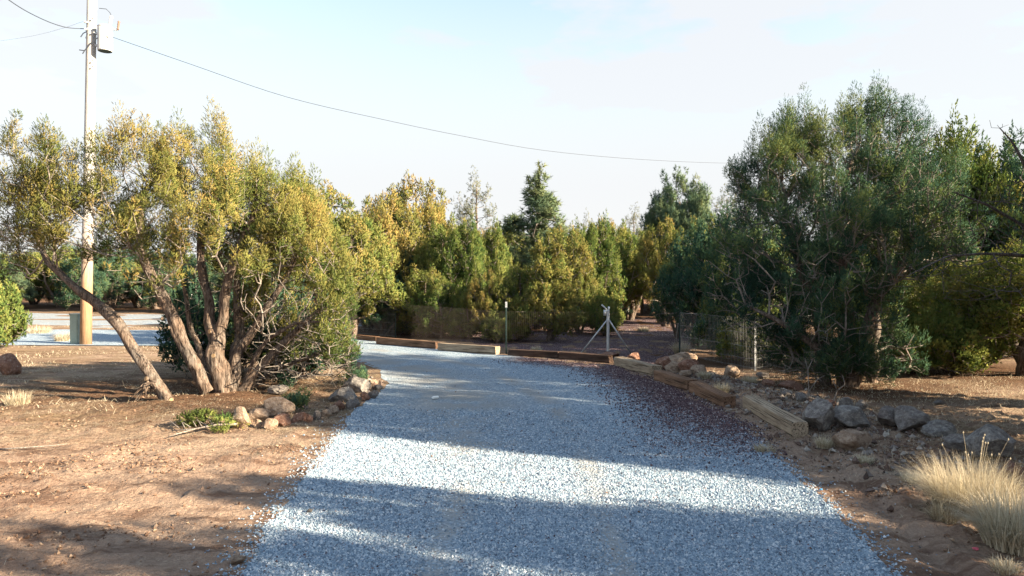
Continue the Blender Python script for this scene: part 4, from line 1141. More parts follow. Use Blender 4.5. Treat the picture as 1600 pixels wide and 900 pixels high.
proto('conical', 'pinyon_pine', con, [([(0, 0, 0), (0, 0, 2), (0.03, 0, 4.9)], [0.15, 0.10, 0.02])], 305, M['pine'], leafper=80, leaf=(0.13, 0.012), nl=8, spread=0.9, up=0.5, tint0=0.5, gold=0.3, spires=1, size=(0.09, 0.15), per=11, gap=0.42, hole=0.47, tuft=0.8, inner_n=10)
pr = [(0, 0, 4.1, 1.3, 1.3, 0.8), (1.2, 0.2, 3.4, 0.9, 0.9, 0.7), (-1.2, 0.1, 3.4, 0.9, 0.9, 0.8), (0.1, -1.2, 3.3, 0.9, 0.9, 0.7), (0, 1.2, 3.3, 0.9, 0.9, 0.7), (0.5, -0.5, 2.5, 1.0, 1.0, 0.6)]
proto('roundpine', 'pine_tree', pr, [([(0, 0, 0), (0.1, 0, 1.4), (0, 0, 2.6), (0.1, 0.1, 4.2)], [0.17, 0.14, 0.10, 0.04])], 306, M['pine'], leafper=70, leaf=(0.13, 0.012), nl=8, spread=0.9, up=0.4, tint0=0.3, gold=0.3, spires=0, gap=0.44, size=(0.13, 0.2))
proto('sparse', 'thin_pine', [(0, 0, 3.6, 0.9, 0.9, 1.4), (0.4, 0.3, 2.4, 0.9, 0.9, 1.0), (-0.5, -0.1, 2.6, 0.8, 0.8, 1.0)], [([(0, 0, 0), (0.05, 0, 2), (0, 0, 4.9)], [0.12, 0.09, 0.02])], 307, M['grey_leaf'], leafper=45, leaf=(0.08, 0.009), nl=6, spread=0.9, up=0.6, gap=0.46, size=(0.10, 0.16), inner_n=60, per=8, spires=1)
proto('darkbush', 'juniper_bush', [(0, 0, 0.9, 1.1, 1.1, 0.95), (0.7, 0.3, 0.7, 0.7, 0.7, 0.7), (-0.7, -0.2, 0.7, 0.7, 0.7, 0.7)], [([(0, 0, 0), (0.1, 0.1, 0.8), (0.1, 0, 1.4)], [0.09, 0.06, 0.02]), ([(0, 0, 0), (-0.4, 0.1, 0.7)], [0.07, 0.03])], 318, M['dark'], leafper=75, leaf=(0.055, 0.018), nl=4, tint0=0.3, gold=0.4, size=(0.11, 0.17), per=30, spires=3, gap=0.25, tuft=0.7, ln=0.07, inner_n=60)
proto('bush', 'juniper_bush', [(0, 0, 0.9, 1.1, 1.1, 0.95), (0.7, 0.3, 0.7, 0.7, 0.7, 0.7), (-0.7, -0.2, 0.7, 0.7, 0.7, 0.7)], [([(0, 0, 0), (0.1, 0.1, 0.8), (0.1, 0, 1.4)], [0.09, 0.06, 0.02]), ([(0, 0, 0), (-0.4, 0.1, 0.7)], [0.07, 0.03])], 308, M['juniper'], leafper=75, leaf=(0.06, 0.02), nl=4, tint0=0.6, gold=0.5, size=(0.11, 0.17), per=40, spires=3, gap=0.2, tuft=0.7, ln=0.07)
proto('wide', 'pine_tree', [(0, 0, 1.6, 1.5, 1.4, 1.0), (0.9, -0.4, 1.1, 1.1, 1.0, 0.7), (-0.9, 0.1, 1.2, 1.0, 1.0, 0.8), (0.1, 0.2, 2.6, 1.1, 1.1, 1.0), (-0.3, 0, 3.4, 0.8, 0.8, 0.9), (0.2, 0, 4.2, 0.5, 0.5, 0.7)], st1[:2], 309, M['juniper'], leafper=65, leaf=(0.08, 0.017), nl=7, spread=0.85, up=0.5, tint0=0.75, gold=0.3, spires=1, gap=0.36)

def at(px, d): return (px - 800) / F * d
def tree_at(key, px, top, d, label, wide=1.0, **k):
    x = at(px, d); z0 = gz(x, d)
    h = CAM_H + (440 - top) / F * d - z0
    return place(key, x, d, h, label, wide=wide, **k)
W = 'trees of the wood behind the fence'
for a in [
    ('gold', 495, 292, 27, 'golden juniper showing just above the right shoulder of the big left juniper', 0.95),
    ('round', 548, 325, 30, 'green juniper filling the gap right of the big left juniper', 1.0),
    ('gold', 600, 306, 34, 'orange tinged juniper above the lit stretch of wire fence', 0.75),
    ('gold', 650, 284, 38, 'tallest golden green juniper in the wood, above the first timbers', 0.85),
    ('dark', 628, 390, 33.5, 'dark juniper trunked tree directly behind the white tipped fence post', 0.7),
    ('round', 692, 345, 33, 'upright dark green juniper right of the tallest golden one', 0.8),
    ('upright', 728, 352, 32, 'narrow green juniper below the thin grey tree', 0.7),
    ('sparse', 745, 290, 48, 'thin greyish tree standing above the wood left of the pointed pine', 0.9),
    ('upright', 768, 362, 33, 'green juniper left of the pointed pine', 0.75),
    ('conical', 842, 286, 36, 'pointed pine with an open tip in the middle of the wood', 1.35),
    ('wide', 858, 368, 28.5, 'broad bright green pine whose skirt reaches the ground behind the cinder yard', 0.95),
    ('round', 812, 410, 29.5, 'yellow green juniper at the left side of the broad bright pine', 0.8),
    ('gold', 765, 425, 29, 'low golden juniper behind the thin fence post', 0.9),
    ('upright', 905, 362, 38, 'green juniper right of the pointed pine', 0.8),
    ('upright', 935, 350, 35, 'tall yellow green juniper left of the blue round bush', 0.75),
    ('round', 965, 352, 40, 'olive juniper above the blue round bush', 0.8),
    ('sparse', 912, 345, 60, 'pale bare topped tree far behind the olive juniper', 0.8),
    ('sparse', 990, 335, 62, 'faint grey tree left of the rounded dark pine', 0.8),
    ('roundpine', 1062, 282, 46, 'tall pine with a rounded dark crown against the sky', 0.68),
    ('gold', 1040, 348, 38, 'orange green juniper in front of the rounded dark pine', 0.75),
    ('roundpine', 1003, 385, 50, 'pine with a bare sunlit trunk in the gap between the trees', 0.75),
    ('sparse', 1135, 308, 70, 'pale thin tree between the rounded pine and the largest dark juniper', 1.1),
    ('dark', 1165, 325, 21.8, 'deep green juniper just left of the silver fence post', 0.8),
    ('dark', 1610, 232, 23, 'dark juniper cut by the right frame edge behind the bare branches', 0.8),
    ('dark', 1085, 352, 26, 'dark shaded juniper right of the gap in the wood', 0.85),
    ('dark', 1128, 330, 24, 'deep green juniper touching the left side of the largest dark juniper', 0.8),
    ('dark', 1060, 400, 30, 'low dark juniper at the right edge of the gap in the wood', 0.8),
    ('upright', 1490, 214, 24, 'green juniper rising right of the largest dark juniper', 0.8),
    ('dark', 1560, 224, 25, 'dark topped juniper near the right frame edge behind bare branches', 0.85),
    ('round', 1530, 388, 19.5, 'bright yellow green juniper low behind the fence at the right', 1.25),
    ('round', 1600, 372, 18, 'sunlit juniper cut by the right frame edge', 1.1),
    ('round', 1445, 420, 21.5, 'yellow green juniper showing through under the largest dark juniper', 1.2),
    ('dark', 1425, 232, 26, 'juniper filling the wood directly behind the largest dark juniper', 0.9),
    ('dark', 1220, 330, 27, 'juniper behind the left half of the largest dark juniper', 0.9),
    ('dark', 1330, 330, 30, 'juniper behind the middle of the largest dark juniper', 1.0),
    ('round', 690, 432, 30, 'low olive juniper behind the wire between the first timbers', 1.0),
    ('round', 735, 440, 29.8, 'lower bushy juniper left of the low golden one', 1.0),
    ('dark', 600, 425, 31.5, 'dark low juniper behind the fence left of the white tipped post', 1.3),
    ('round', 665, 418, 31, 'low lit juniper right of the white tipped post', 1.2),
    ('dark', 700, 440, 33, 'shaded low juniper behind the first two timbers', 1.4),
    ('round', 905, 425, 33, 'rounded green juniper left of the blue round bush', 1.0),
    ('dark', 640, 445, 36, 'low dark juniper deep in the wood behind the first timber', 1.6),
    ('dark', 770, 440, 35, 'dark juniper deep in the wood behind the thin fence post', 1.6),
    ('dark', 890, 430, 38, 'dark juniper deep in the wood left of the gap', 1.5),
    ('dark', 950, 430, 44, 'dark juniper deep in the wood behind the round bush', 1.3),
    ('gold', 575, 330, 35, 'golden juniper above the left end of the timbers', 0.8),
    ('round', 712, 352, 36, 'rounded green juniper standing behind the first timbers', 0.9),
    ('round', 790, 350, 39, 'rounded green juniper left of the pointed pine', 0.9),
    ('gold', 882, 358, 34, 'golden green juniper right beside the pointed pine', 0.85),
    ('gold', 945, 348, 41, 'golden green juniper above the round bush', 0.85),
    ('round', 985, 352, 44, 'rounded green juniper left of the gap in the wood', 0.8),
    ('round', 1110, 345, 40, 'rounded green juniper between the rounded pine and the largest dark juniper', 0.9),
    ('dark', 585, 420, 36, 'low shaded juniper behind the lit stretch of wire fence', 1.1)]:
    tree_at(*a[:5], wide=a[5], group=W)
place('bush', at(-22, 24.5), 24.5, 2.6, 'rounded bright yellow green juniper bush at the left frame edge beside the road', wide=0.85, cat='bush', group='juniper bushes', H=2.0)
place('darkbush', at(335, 18.6), 18.6, 2.3, 'dark bushy juniper growth behind the middle trunks of the big left juniper', wide=0.95, cat='bush', group='juniper bushes', H=2.0)
place('darkbush', at(425, 18.2), 18.2, 2.5, 'dark bushy juniper growth behind the right trunks of the big left juniper', wide=0.95, cat='bush', group='juniper bushes', H=2.0)
place('darkbush', at(480, 17.6), 17.6, 2.1, 'dark bushy juniper growth under the right skirt of the big left juniper', wide=0.85, cat='bush', group='juniper bushes', H=2.0)
place('bush', at(945, 32), 32, 2.0, 'small round blue green bush behind the braced post', wide=0.8, cat='bush', group='juniper bushes', H=2.0)
place('bush', at(1395, 19), 19, 1.7, 'low green bush under the right side of the largest dark juniper', wide=1.0, cat='bush', group='juniper bushes', H=2.0)
place('bush', at(1500, 18.6), 18.6, 1.6, 'low lit bush in front of the fence at the right', wide=1.1, cat='bush', group='juniper bushes', H=2.0)
place('bush', at(1190, 20.5), 20.5, 1.5, 'dark low bush behind the silver fence post', wide=1.2, cat='bush', group='juniper bushes', H=2.0)
place('bush', at(650, 32), 32, 1.4, 'low shaded bush right of the white tipped fence post', wide=1.4, cat='bush', group='juniper bushes', H=2.0)
place('bush', at(720, 30.5), 30.5, 1.4, 'low shaded bush behind the tan timber', wide=1.4, cat='bush', group='juniper bushes', H=2.0)
place('bush', at(790, 28.5), 28.5, 1.3, 'low grey green bush behind the thin fence post', wide=1.3, cat='bush', group='juniper bushes', H=2.0)

# the far wood: rows of individual trees filling the horizon
rr = np.random.default_rng(77)
keys = ['round', 'gold', 'upright', 'dark', 'round', 'dark', 'conical']
spots = []
for dist, step, top, jt in [(47, 48, 392, 14), (60, 44, 392, 10), (78, 40, 396, 8)]:
    for px in np.arange(-160, 1780, step):
        p = px + rr.uniform(-14, 14); d = dist + rr.uniform(-4, 5)
        if 972 < p < 1034 and d < 66: continue
        if p < 330 and d < 54: d += 9
        tp = top + rr.uniform(-jt, jt) - (34 if 560 < p < 1000 and d < 56 else 0) - (30 if p > 1380 else 0)
        spots.append((p, d, tp))
for p, d, tp in spots:
    side = 'beyond the road at the left' if p < 420 else ('in the far wood behind the right hand trees' if p > 1100 else 'in the far wood behind the cinder yard')
    marks = [(0, 'outside the left frame edge'), (60, 'just inside the left frame edge'), (125, 'left of the pole with the transformer'), (185, 'right of the pole with the transformer'), (260, 'between the two left leaning trunks'),
             (340, 'behind the middle trunks of the big left juniper'), (450, 'behind the right trunks of the big left juniper'), (560, 'behind the right skirt of the big left juniper'), (630, 'above the white tipped fence post'),
             (700, 'above the first timbers'), (780, 'below the thin grey tree'), (860, 'behind the pointed pine'), (940, 'right of the pointed pine'), (985, 'left of the gap in the wood'), (1050, 'right of the gap in the wood'),
             (1120, 'below the rounded pine'), (1200, 'behind the left side of the largest dark juniper'), (1330, 'behind the middle of the largest dark juniper'), (1460, 'behind the right side of the largest dark juniper'), (1600, 'near the right frame edge'), (9999, 'outside the right frame edge')]
    mk_ = next(m for x_, m in marks if p < x_)
    key = keys[rr.integers(len(keys))]
    look = {'round': 'rounded green juniper', 'gold': 'golden juniper', 'upright': 'slender green juniper', 'dark': 'dark juniper', 'conical': 'pointed pine'}[key]
    how = 'near' if d < 53 + (9 if p < 330 else 0) else ('far' if d < 69 else 'farthest')
    tree_at(key, p, tp, d, {'near': 'distant ', 'far': 'more distant ', 'farthest': 'most distant '}[how] + look + ' ' + mk_, 1.15, group='distant trees ' + side)

# trees right of and behind the camera whose shade falls across the drive
SG = 'trees along the right of the drive, outside the frame'
for key, x, y, h, w in [('upright', 8.2, 4.0, 5.4, 0.70), ('round', 9.9, 8.75, 7.0, 0.82), ('dark', 9.2, 0.9, 7.6, 0.62), ('dark', 11.6, 10.4, 7.4, 0.76), ('round', 12.6, 13.0, 7.4, 0.72),
                        ('round', 11.4, -1.6, 6.2, 0.95), ('dark', 14.6, 7.0, 7.6, 0.74), ('upright', 13.2, 6.1, 8.4, 0.55), ('upright', 14.6, 1.3, 7.0, 0.8)]:
    place(key, x, y, h, {'round': 'rounded green juniper', 'dark': 'dark juniper', 'upright': 'slender juniper'}[key] + ' right of the drive, ' + ('behind the camera' if y < 0 else 'nearer to the drive' if x < 12 else 'farther from the drive') + (', level with the camera' if 0 <= y < 3 else ', beside the grass clumps' if 3 <= y < 9.5 else ', beside the boulders' if y >= 9.5 else ''), wide=w, group=SG)

# ---- dead tree whose bare limbs reach in from the right --------------------
r = np.random.default_rng(55)
base = np.array([9.6, 11.0, gz(9.6, 11.0)])
t = link('dead_tree', None, loc=base, label='dead tree whose bare dark limbs reach in from the right frame edge', cat='tree')
def D3(px, py, d): return L3(px, py, d, base)
mains = [[(0, 0, 0), (0.1, 0.0, 1.2), tuple(D3(1700, 470, 11)), tuple(D3(1660, 400, 11)), tuple(D3(1600, 352, 10.8)), tuple(D3(1540, 318, 10.6)), tuple(D3(1490, 300, 10.5))],
         [tuple(D3(1660, 400, 11)), tuple(D3(1620, 300, 11)), tuple(D3(1585, 225, 11)), tuple(D3(1562, 200, 11))],
         [tuple(D3(1700, 470, 11)), tuple(D3(1610, 400, 10.6)), tuple(D3(1540, 395, 10.4)), tuple(D3(1480, 400, 10.2)), tuple(D3(1420, 430, 10.0))]]
mr_ = [[0.12, 0.10, 0.07, 0.045, 0.03, 0.02, 0.008], [0.035, 0.026, 0.018, 0.008], [0.05, 0.032, 0.022, 0.015, 0.008]]
ls = []
for k, (m_, q) in enumerate(zip(mains, mr_)):
    me, P, Q = stem_mesh('limb', m_, q, M['dead'], 60 + k, 8, 0.08); link('trunk' if k == 0 else 'limb', me, t); ls.append(P[3::3])
goals = [D3(px, py, r.uniform(9.9, 11.6)) for px, py in zip(r.uniform(1470, 1640, 330), r.uniform(280, 470, 330))] + [D3(px, py, r.uniform(10.6, 11.4)) for px, py in zip(r.uniform(1540, 1640, 45), r.uniform(185, 285, 45))]
A, par, NS = grow(ls, np.array(goals), r, seg=0.2, bf=0.15, jit=0.03)
link('twigs', branch_mesh('dead_twigs', A, par, NS, M['dead'], 0.0030, 2.3, 0.022, 4), t, kind='stuff')

# small forked dead twigs by the nearest timber
def dead_twig(px, py, pts, label, mat='twig', leaf=None):
    p = G(px, py); t = link('dead_twig', None, loc=(p[0], p[1], gz(*p)), label=label, cat='twig', group='fallen and dead twigs')
    mb = MB()
    for ln in pts:
        n = len(ln); mb.tube([Vector(q) for q in ln], [0.014 - 0.009 * i / (n - 1) for i in range(n)], 5, True)
    link('stem', mb.mesh('twig_stem', M[mat], True), t)
    return t
dead_twig(1262, 640, [[(0, 0, 0), (0.02, 0, 0.25), (0.0, 0, 0.62), (-0.06, 0, 0.85)], [(0.02, 0, 0.2), (0.2, 0, 0.45), (0.32, 0, 0.5)], [(0, 0, 0.62), (0.08, 0, 0.8)]], 'forked pale dead twig standing above the nearest timber')
dead_twig(1300, 642, [[(0, 0, 0), (0.1, 0, 0.3), (0.25, 0, 0.42), (0.2, 0, 0.6)], [(0.1, 0, 0.3), (0.02, 0, 0.5)]], 'crooked dead twig under the largest dark juniper')
dead_twig(20, 706, [[(-0.2, 0, 0.02), (0.1, 0.05, 0.03), (0.45, 0.16, 0.035), (0.62, 0.3, 0.03)]], 'pale stick lying on the sunlit dirt at the far left')
dead_twig(225, 600, [[(0, 0, 1.75), (0.18, 0, 1.55), (0.3, 0, 1.6), (0.42, 0.0, 1.75)]], 'curved bare twig beside the leaning stem') if False else None
# cut branch with green sprays lying on the dirt
r = np.random.default_rng(91)
p = G(318, 676); t = link('cut_branch', None, loc=(p[0], p[1], gz(*p)), label='cut juniper branch with green sprays lying on the dirt left of the rock border', cat='branch')
mb = MB()
mb.tube([(0.5, 0.15, 0.08), (0.2, 0.05, 0.09), (-0.1, -0.1, 0.05), (-0.45, -0.12, 0.03)], [0.02, 0.018, 0.014, 0.008], 6)
mb.tube([(-0.1, -0.1, 0.05), (-0.25, -0.35, 0.03), (-0.32, -0.5, 0.02)], [0.014, 0.01, 0.006], 6)
for k in range(9):
    a = r.uniform(-0.4, 0.4); mb.tube([(0.3 - k * 0.08, 0.1 - 0.03 * k, 0.08), (0.1 - k * 0.1, 0.3 + a * 0.4, 0.12), (-0.1 - k * 0.09, 0.42 + a * 0.5, 0.09)], [0.008, 0.006, 0.003], 4)
link('stem', mb.mesh('stem', M['twig'], True), t)
C = np.array([(-0.25, 0.35, 0.16), (-0.42, 0.3, 0.12), (-0.15, 0.5, 0.14), (0.25, 0.25, 0.12), (0.3, 0.0, 0.10), (-0.35, 0.5, 0.1), (0.45, 0.35, 0.1)])
link('foliage', crown_mesh('cut_foliage', C, np.full((7, 3), 0.15) * [1.1, 1, 0.6], 330, r, M['juniper'], leaf=(0.035, 0.008), nl=6, ln=0.07, up=0.2, tint0=0.55), t)
# small green seedlings at the foot of the rocks
for px, py, s, lb in [(560, 600, 0.35, 'small dark green seedling under the juniper skirt at the bed corner'), (462, 640, 0.28, 'low blue green seedling behind the rock border'), (445, 612, 0.22, 'tiny seedling in the shade right of the trunks')]:
    p = G(px, py); t = link('juniper_seedling', None, loc=(p[0], p[1], gz(*p)), label=lb, cat='plant', group='juniper seedlings')
    C = r.normal(0, s * 0.4, (9, 3)) * [1, 1, 0.5] + [0, 0, s * 0.6]
    link('foliage', crown_mesh('seedling', C, np.full((9, 3), s * 0.45), 200, r, M['dark'], leaf=(0.04, 0.01), nl=6, ln=0.08), t)
    mb = MB(); mb.tube([(0, 0, -0.02), (0, 0.01, s * 0.7)], [0.012, 0.005], 5); link('stem', mb.mesh('stem', M['twig']), t)

# ------------------------------------------------------------------ wire fence
def fence_span(p0, p1, h, mb, gap=0.07, rad=0.0035):
    p0, p1 = np.array(p0, float), np.array(p1, float); L = np.hypot(*(p1 - p0)); n = int(L / gap)
    for k in range(n):
        q = p0 + (p1 - p0) * (k + 0.5) / n; z = gz(*q) + 0.03
        mb.tube([(q[0], q[1], z), (q[0] + 0.004 * math.sin(k * 1.7), q[1], z + h * (1 + 0.006 * math.sin(k * 0.9)))], rad, 4, False)
    for j in range(5):
        z = 0.05 + (h - 0.06) * (j / 4) ** 1.25; pts = []
        for k in range(9):
            q = p0 + (p1 - p0) * k / 8; pts.append((q[0], q[1], gz(*q) + 0.03 + z))
        mb.tube(pts, rad * 1.1, 4, False)
def t_post(p, h, parent, body, tip):
    z = gz(*p) - 0.05
    mb = MB(); mb.box((p[0], p[1], z + h / 2), (0.028, 0.005, h / 2)); mb.box((p[0], p[1] + 0.021, z + h / 2), (0.0045, 0.016, h / 2))
    for k in range(int(h / 0.06)): mb.box((p[0], p[1] - 0.009, z + 0.05 + k * 0.06), (0.006, 0.004, 0.012))
    o = link('post', mb.mesh('post', body), parent)
    if tip:
        mb = MB(); mb.box((p[0], p[1], z + h - 0.09), (0.034, 0.0075, 0.10)); mb.box((p[0], p[1] + 0.024, z + h - 0.09), (0.0070, 0.019, 0.10))
        link('white_tip', mb.mesh('white_tip', tip), o)
posts = [(G(300, 513), 1.85, 'tpost', 'white'), (G(470, 519), 1.85, 'tpost', 'white'), (G(618, 527), 1.95, 'tpost', 'white'), (G(791, 553), 1.85, 'tpost', 'galv'), (G(950, 557), 0, None, None),
         (G(1062, 556), 1.6, 'tpost', None), (G(1180, 579), 1.62, 'galv', None), (G(1300, 566), 1.7, 'tpost', None), (G(1413, 558), 1.7, 'galv', None), (G(1530, 560), 1.7, 'tpost', None), (G(1700, 566), 1.7, 'tpost', 'white')]
fence = link('wire_fence', None, loc=(0, 0, 0), label='long galvanised wire mesh fence on thin steel posts behind the timbers', cat='fence')
for p, h, b_, tp in posts:
    if h: t_post(p, h, fence, M[b_], M[tp] if tp else None)
for (a, *_), (b, *_) in zip(posts[:-1], posts[1:]):
    left = b[0] < -4; far_right = a[0] > 4.5
    mb = MB(); fence_span(a, b, 1.45, mb, rad=0.0042 if left else 0.0026 if far_right else 0.0014)
    link('wire_mesh', mb.mesh('wire_mesh', M['wire' if left or far_right else 'wire_shaded']), fence, kind='stuff')  # sunlit spans take the pale copy, shaded spans the dark one
# braced corner post
p = G(950, 555); z = gz(*p)
bp = link('braced_post', None, loc=(p[0], p[1], z), label='silver pipe post with two slanting braces at the corner of the wire fence', cat='post')
mb = MB(); mb.tube([(0, 0, -0.1), (0, 0, 1.50)], 0.052, 14); link('post', mb.mesh('post', M['galv'], False), bp)
mb = MB(); mb.tube([(0, 0, 1.50), (0, 0, 1.53), (0, 0, 1.56)], [0.06, 0.057, 0.02], 14); link('post_cap', mb.mesh('post_cap', M['galv'], True), bp)
for sx, ex, ey in ((-1, -0.93, 0.25), (1, 0.86, 0.35)):
    mb = MB(); mb.tube([(0.05 * sx, 0, 1.18), (ex, ey, 0.0)], 0.026, 9); br = link('brace', mb.mesh('brace', M['galv'], True), bp)
    mb = MB(); mb.tube([(0, 0, 1.14 + 0.05 * (sx > 0)), (0, 0, 1.19 + 0.05 * (sx > 0))], 0.064, 14); link('clamp', mb.mesh('clamp', M['galv'], True), br)
mb = MB(); mb.tube([(0, 0, 1.5), (-0.10, 0, 1.62), (-0.22, -0.02, 1.72)], [0.03, 0.022, 0.028], 8); mb.tube([(0.02, 0, 1.52), (0.03, 0, 1.66)], [0.03, 0.04], 8)
mb.box((-0.1, 0, 1.45), (0.05, 0.03, 0.10))
link('gate_latch', mb.mesh('gate_latch', M['galv'], True), bp)
mb = MB(); mb.tube([(0, 0, -0.06), (0, 0, 0.045)], [0.17, 0.13], 12); link('footing', mb.mesh('footing', M['rock_grey'], True), bp)
# leaning A of two wooden sticks by the fence
p = G(1062, 548); st = link('leaning_stakes', None, loc=(p[0], p[1], gz(*p)), label='two thin bare stakes leaning together in front of the fence left of the mound', cat='stakes')
for e in (-0.17, 0.13):
    mb = MB(); mb.tube([(e, 0, 0), (e * 0.1 - 0.04, 0, 1.0)], [0.022, 0.014], 6); link('stake', mb.mesh('stake', M['twig'], True), st)
# small white marker post at the far gap
p = G(981, 489); mb = MB(); mb.tube([(0, 0, 0), (0, 0, 0.9)], 0.06, 8); link('marker_post', mb.mesh('marker_post', M['white']), loc=(p[0], p[1], gz(*p)), label='short white post in the far gap between the trees', cat='post')

# ------------------------------------------------------------------ utility pole
p = G(134, 538); z = gz(*p)
tilt = (147 - 134) * p[1] / F
H = 13.2
pole = link('utility_pole', None, loc=(p[0], p[1], z), label='tall wooden utility pole with a grey transformer, orange at its foot', cat='utility pole', group='utility poles')
def PX(h): return tilt * h / 14.0
mb = MB(); mb.tube([(PX(h), 0, h) for h in (-0.3, 2, 4, 6, 8, 10, 12, H + 1.6)], [0.215, 0.205, 0.20, 0.19, 0.185, 0.18, 0.175, 0.17], 18)
link('pole_shaft', mb.mesh('pole_shaft', M['pole'], True), pole)
def PP(px, py, dy=0.0):   # point near the pole, local
    v = V3(px, py, p[1] + dy); return Vector((v[0] - p[0], v[1] - p[1], v[2] - z))
# transformer can
c0, c1 = PP(164, 80, -0.05), PP(164, 42, -0.05); rc = 10.5 * p[1] / F
mb = MB(); mb.tube([c0, c0 + Vector((0, 0, 0.03)), c1 - Vector((0, 0, 0.05)), c1, c1 + Vector((0, 0, 0.07))], [rc * 0.96, rc, rc, rc * 1.05, rc * 0.6], 20)
tr = link('transformer', mb.mesh('transformer', M['can'], False), pole)
mb = MB(); mb.tube([c0 - Vector((0, 0, 0.01)), c0 + Vector((0, 0, 0.004))], rc * 0.9, 20); link('base_plate', mb.mesh('base_plate', M['tpost']), tr)
for f_ in (0.25, 0.75):
    q = c0.lerp(c1, f_); mb = MB(); mb.box(((q.x - rc) / 2 + PX(q.z + 0) / 2, 0, q.z), (abs(q.x - rc - PX(q.z)) / 2 + 0.12, 0.05, 0.04)); link('mounting_bracket', mb.mesh('bracket', M['galv']), tr)
def insul(a, b, rad, parent, name='bushing', mat='porc'):
    a, b = Vector(a), Vector(b); mb = MB(); pts = []; rs = []
    n = 8
    for i in range(n + 1):
        q = a.lerp(b, i / n); pts.append(q); rs.append(rad * (1.0 if i % 2 else 0.6))
    mb.tube(pts, rs, 10); return link(name, mb.mesh(name, M[mat], True), parent)
insul(PP(171, 42), PP(174, 25), 0.07, tr, 'bushing', 'can')
mb = MB(); mb.tube([PP(176, 46), PP(184, 47)], 0.035, 8); link('arrester_arm', mb.mesh('arrester_arm', M['galv']), tr)
insul(PP(184, 47), PP(186, 33), 0.055, tr, 'lightning_arrester', 'porc')
mb = MB(); mb.tube([PP(155, 13), PP(166, 14), PP(172, 20), PP(174, 25)], 0.012, 6); link('jumper_wire', mb.mesh('jumper_wire', M['cable']), tr)
insul(PP(140, 36, -0.15), PP(131, 34, -0.2), 0.05, pole, 'insulator', 'can')
insul(PP(139, 45, -0.15), PP(132, 46, -0.2), 0.05, pole, 'insulator', 'can')
for q in ([(156, 57), (148, 62), (140, 70), (133, 78), (129, 84)], [(140, 70), (132, 79), (124, 78)], [(175, 58), (164, 57), (156, 60)], [(136, 49), (130, 52), (126, 58)], [(137, 52), (134, 60)]):
    mb = MB(); mb.tube([PP(x_, y_, -0.25) for x_, y_ in q], 0.02, 6, False); link('service_lead', mb.mesh('service_lead', M['cable']), pole)
for y_ in (29, 51, 95, 104): 
    q = PP(144, y_, -0.2); mb = MB(); mb.tube([q, q + Vector((0.10, -0.04, 0))], 0.022, 6); link('bolt', mb.mesh('bolt', M['galv']), pole)
# second pole the cable runs to, behind the right hand trees
d2 = 62.0; x2 = at(1285, d2); z2 = gz(x2, d2)
p2 = link('utility_pole', None, loc=(x2, d2, z2), label='far utility pole the long cable runs to, hidden behind the largest dark juniper', cat='utility pole', group='utility poles')
mb = MB(); mb.tube([(0, 0, -0.3), (0, 0, 6), (0, 0, 13.5)], [0.2, 0.18, 0.15], 12); link('pole_shaft', mb.mesh('pole_shaft', M['pole'], True), p2)
def cable(name, pts, rad, label, n=40, sides=6):
    P = []
    pts = [np.array(q) for q in pts]
    # smooth catmull-rom through the points
    for i in range(len(pts) - 1):
        a = pts[max(i - 1, 0)]; b = pts[i]; c = pts[i + 1]; d = pts[min(i + 2, len(pts) - 1)]
        for k in range(n // (len(pts) - 1)):
            t = k / (n // (len(pts) - 1)); P.append(0.5 * ((2 * b) + (-a + c) * t + (2 * a - 5 * b + 4 * c - d) * t * t + (-a + 3 * b - 3 * c + d) * t ** 3))
    P.append(pts[-1]); mb = MB(); mb.tube([Vector(q) for q in P], [rad] * len(P), sides)
    link(name, mb.mesh(name, M['cable']), label=label, cat='cable', group='overhead cables')
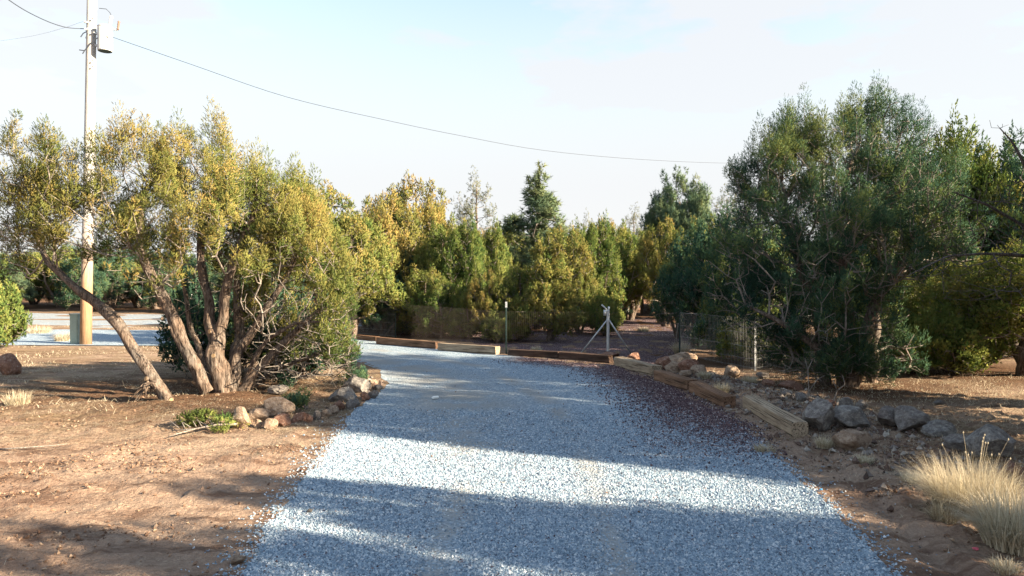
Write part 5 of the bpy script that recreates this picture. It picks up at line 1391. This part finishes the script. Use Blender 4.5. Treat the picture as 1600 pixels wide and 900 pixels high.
cable('overhead_cable', [V3(176, 58, 27.3), V3(300, 101, 29.0), V3(450, 152, 31.5), V3(600, 187, 35), V3(720, 212, 39), V3(850, 235, 44), V3(1000, 249, 50), V3(1150, 255, 56), V3(1285, 252, 62)], 0.013, 'long dark cable sagging from the pole across the sky to the right')
cable('overhead_cable', [V3(132, 45, 27.3), V3(100, 42, 26.5), V3(60, 27, 25), V3(14, 0, 23.5), V3(-60, -60, 21)], 0.016, 'twisted cable rising from the pole to the top left corner')
cable('overhead_cable', [V3(131, 33, 27.3), V3(95, 45, 30), V3(40, 58, 34), V3(-60, 72, 40)], 0.004, 'faint thin cable leaving the pole to the left frame edge')
# pedestal
p = G(119, 537); z = gz(*p); wv = 6.2 * p[1] / F
ped = link('utility_pedestal', None, loc=(p[0], p[1], z), label='narrow grey green metal utility pedestal beside the pole foot', cat='utility box')
bm = bmesh.new(); bmesh.ops.create_cube(bm, size=1)
for v_ in bm.verts: v_.co = (v_.co.x * wv * 2, v_.co.y * wv * 2, v_.co.z * 1.18 + 0.57)
bmesh.ops.bevel(bm, geom=bm.edges[:], offset=0.02, segments=2, affect='EDGES')
me = bpy.data.meshes.new('cabinet'); bm.to_mesh(me); bm.free(); me.materials.append(M['ped']); link('cabinet', me, ped)
mb = MB(); mb.box((0, 0, 1.185), (wv * 1.12, wv * 1.12, 0.035)); link('lid', mb.mesh('lid', M['ped']), ped)
mb = MB(); mb.box((0, -wv * 1.01 - 0.004, 0.55), (wv * 0.8, 0.004, 0.45)); link('door', mb.mesh('door', M['ped']), ped)

# ------------------------------------------------------------------ litter
def scrap(px, py, s, mat, label, cat, name):
    p = G(px, py); m_ = rock_mesh(int(px + py), mat, 2, 0.5, 9)
    o = link(name, m_, loc=(p[0], p[1], gz(*p) + s * 0.35 + 0.012), label=label, cat=cat); o.scale = (s, s * 0.7, s * 0.45)
scrap(680, 624, 0.085, M['white'], 'crumpled white paper scrap on the packed gravel of the drive', 'litter', 'paper_scrap')
scrap(1283, 771, 0.022, M['blue'], 'tiny blue plastic scrap on the dirt right of the gravel', 'litter', 'plastic_scrap')
scrap(1525, 857, 0.035, M['pink'], 'small pink plastic scrap in the dirt near the bottom right grass', 'litter', 'plastic_scrap')
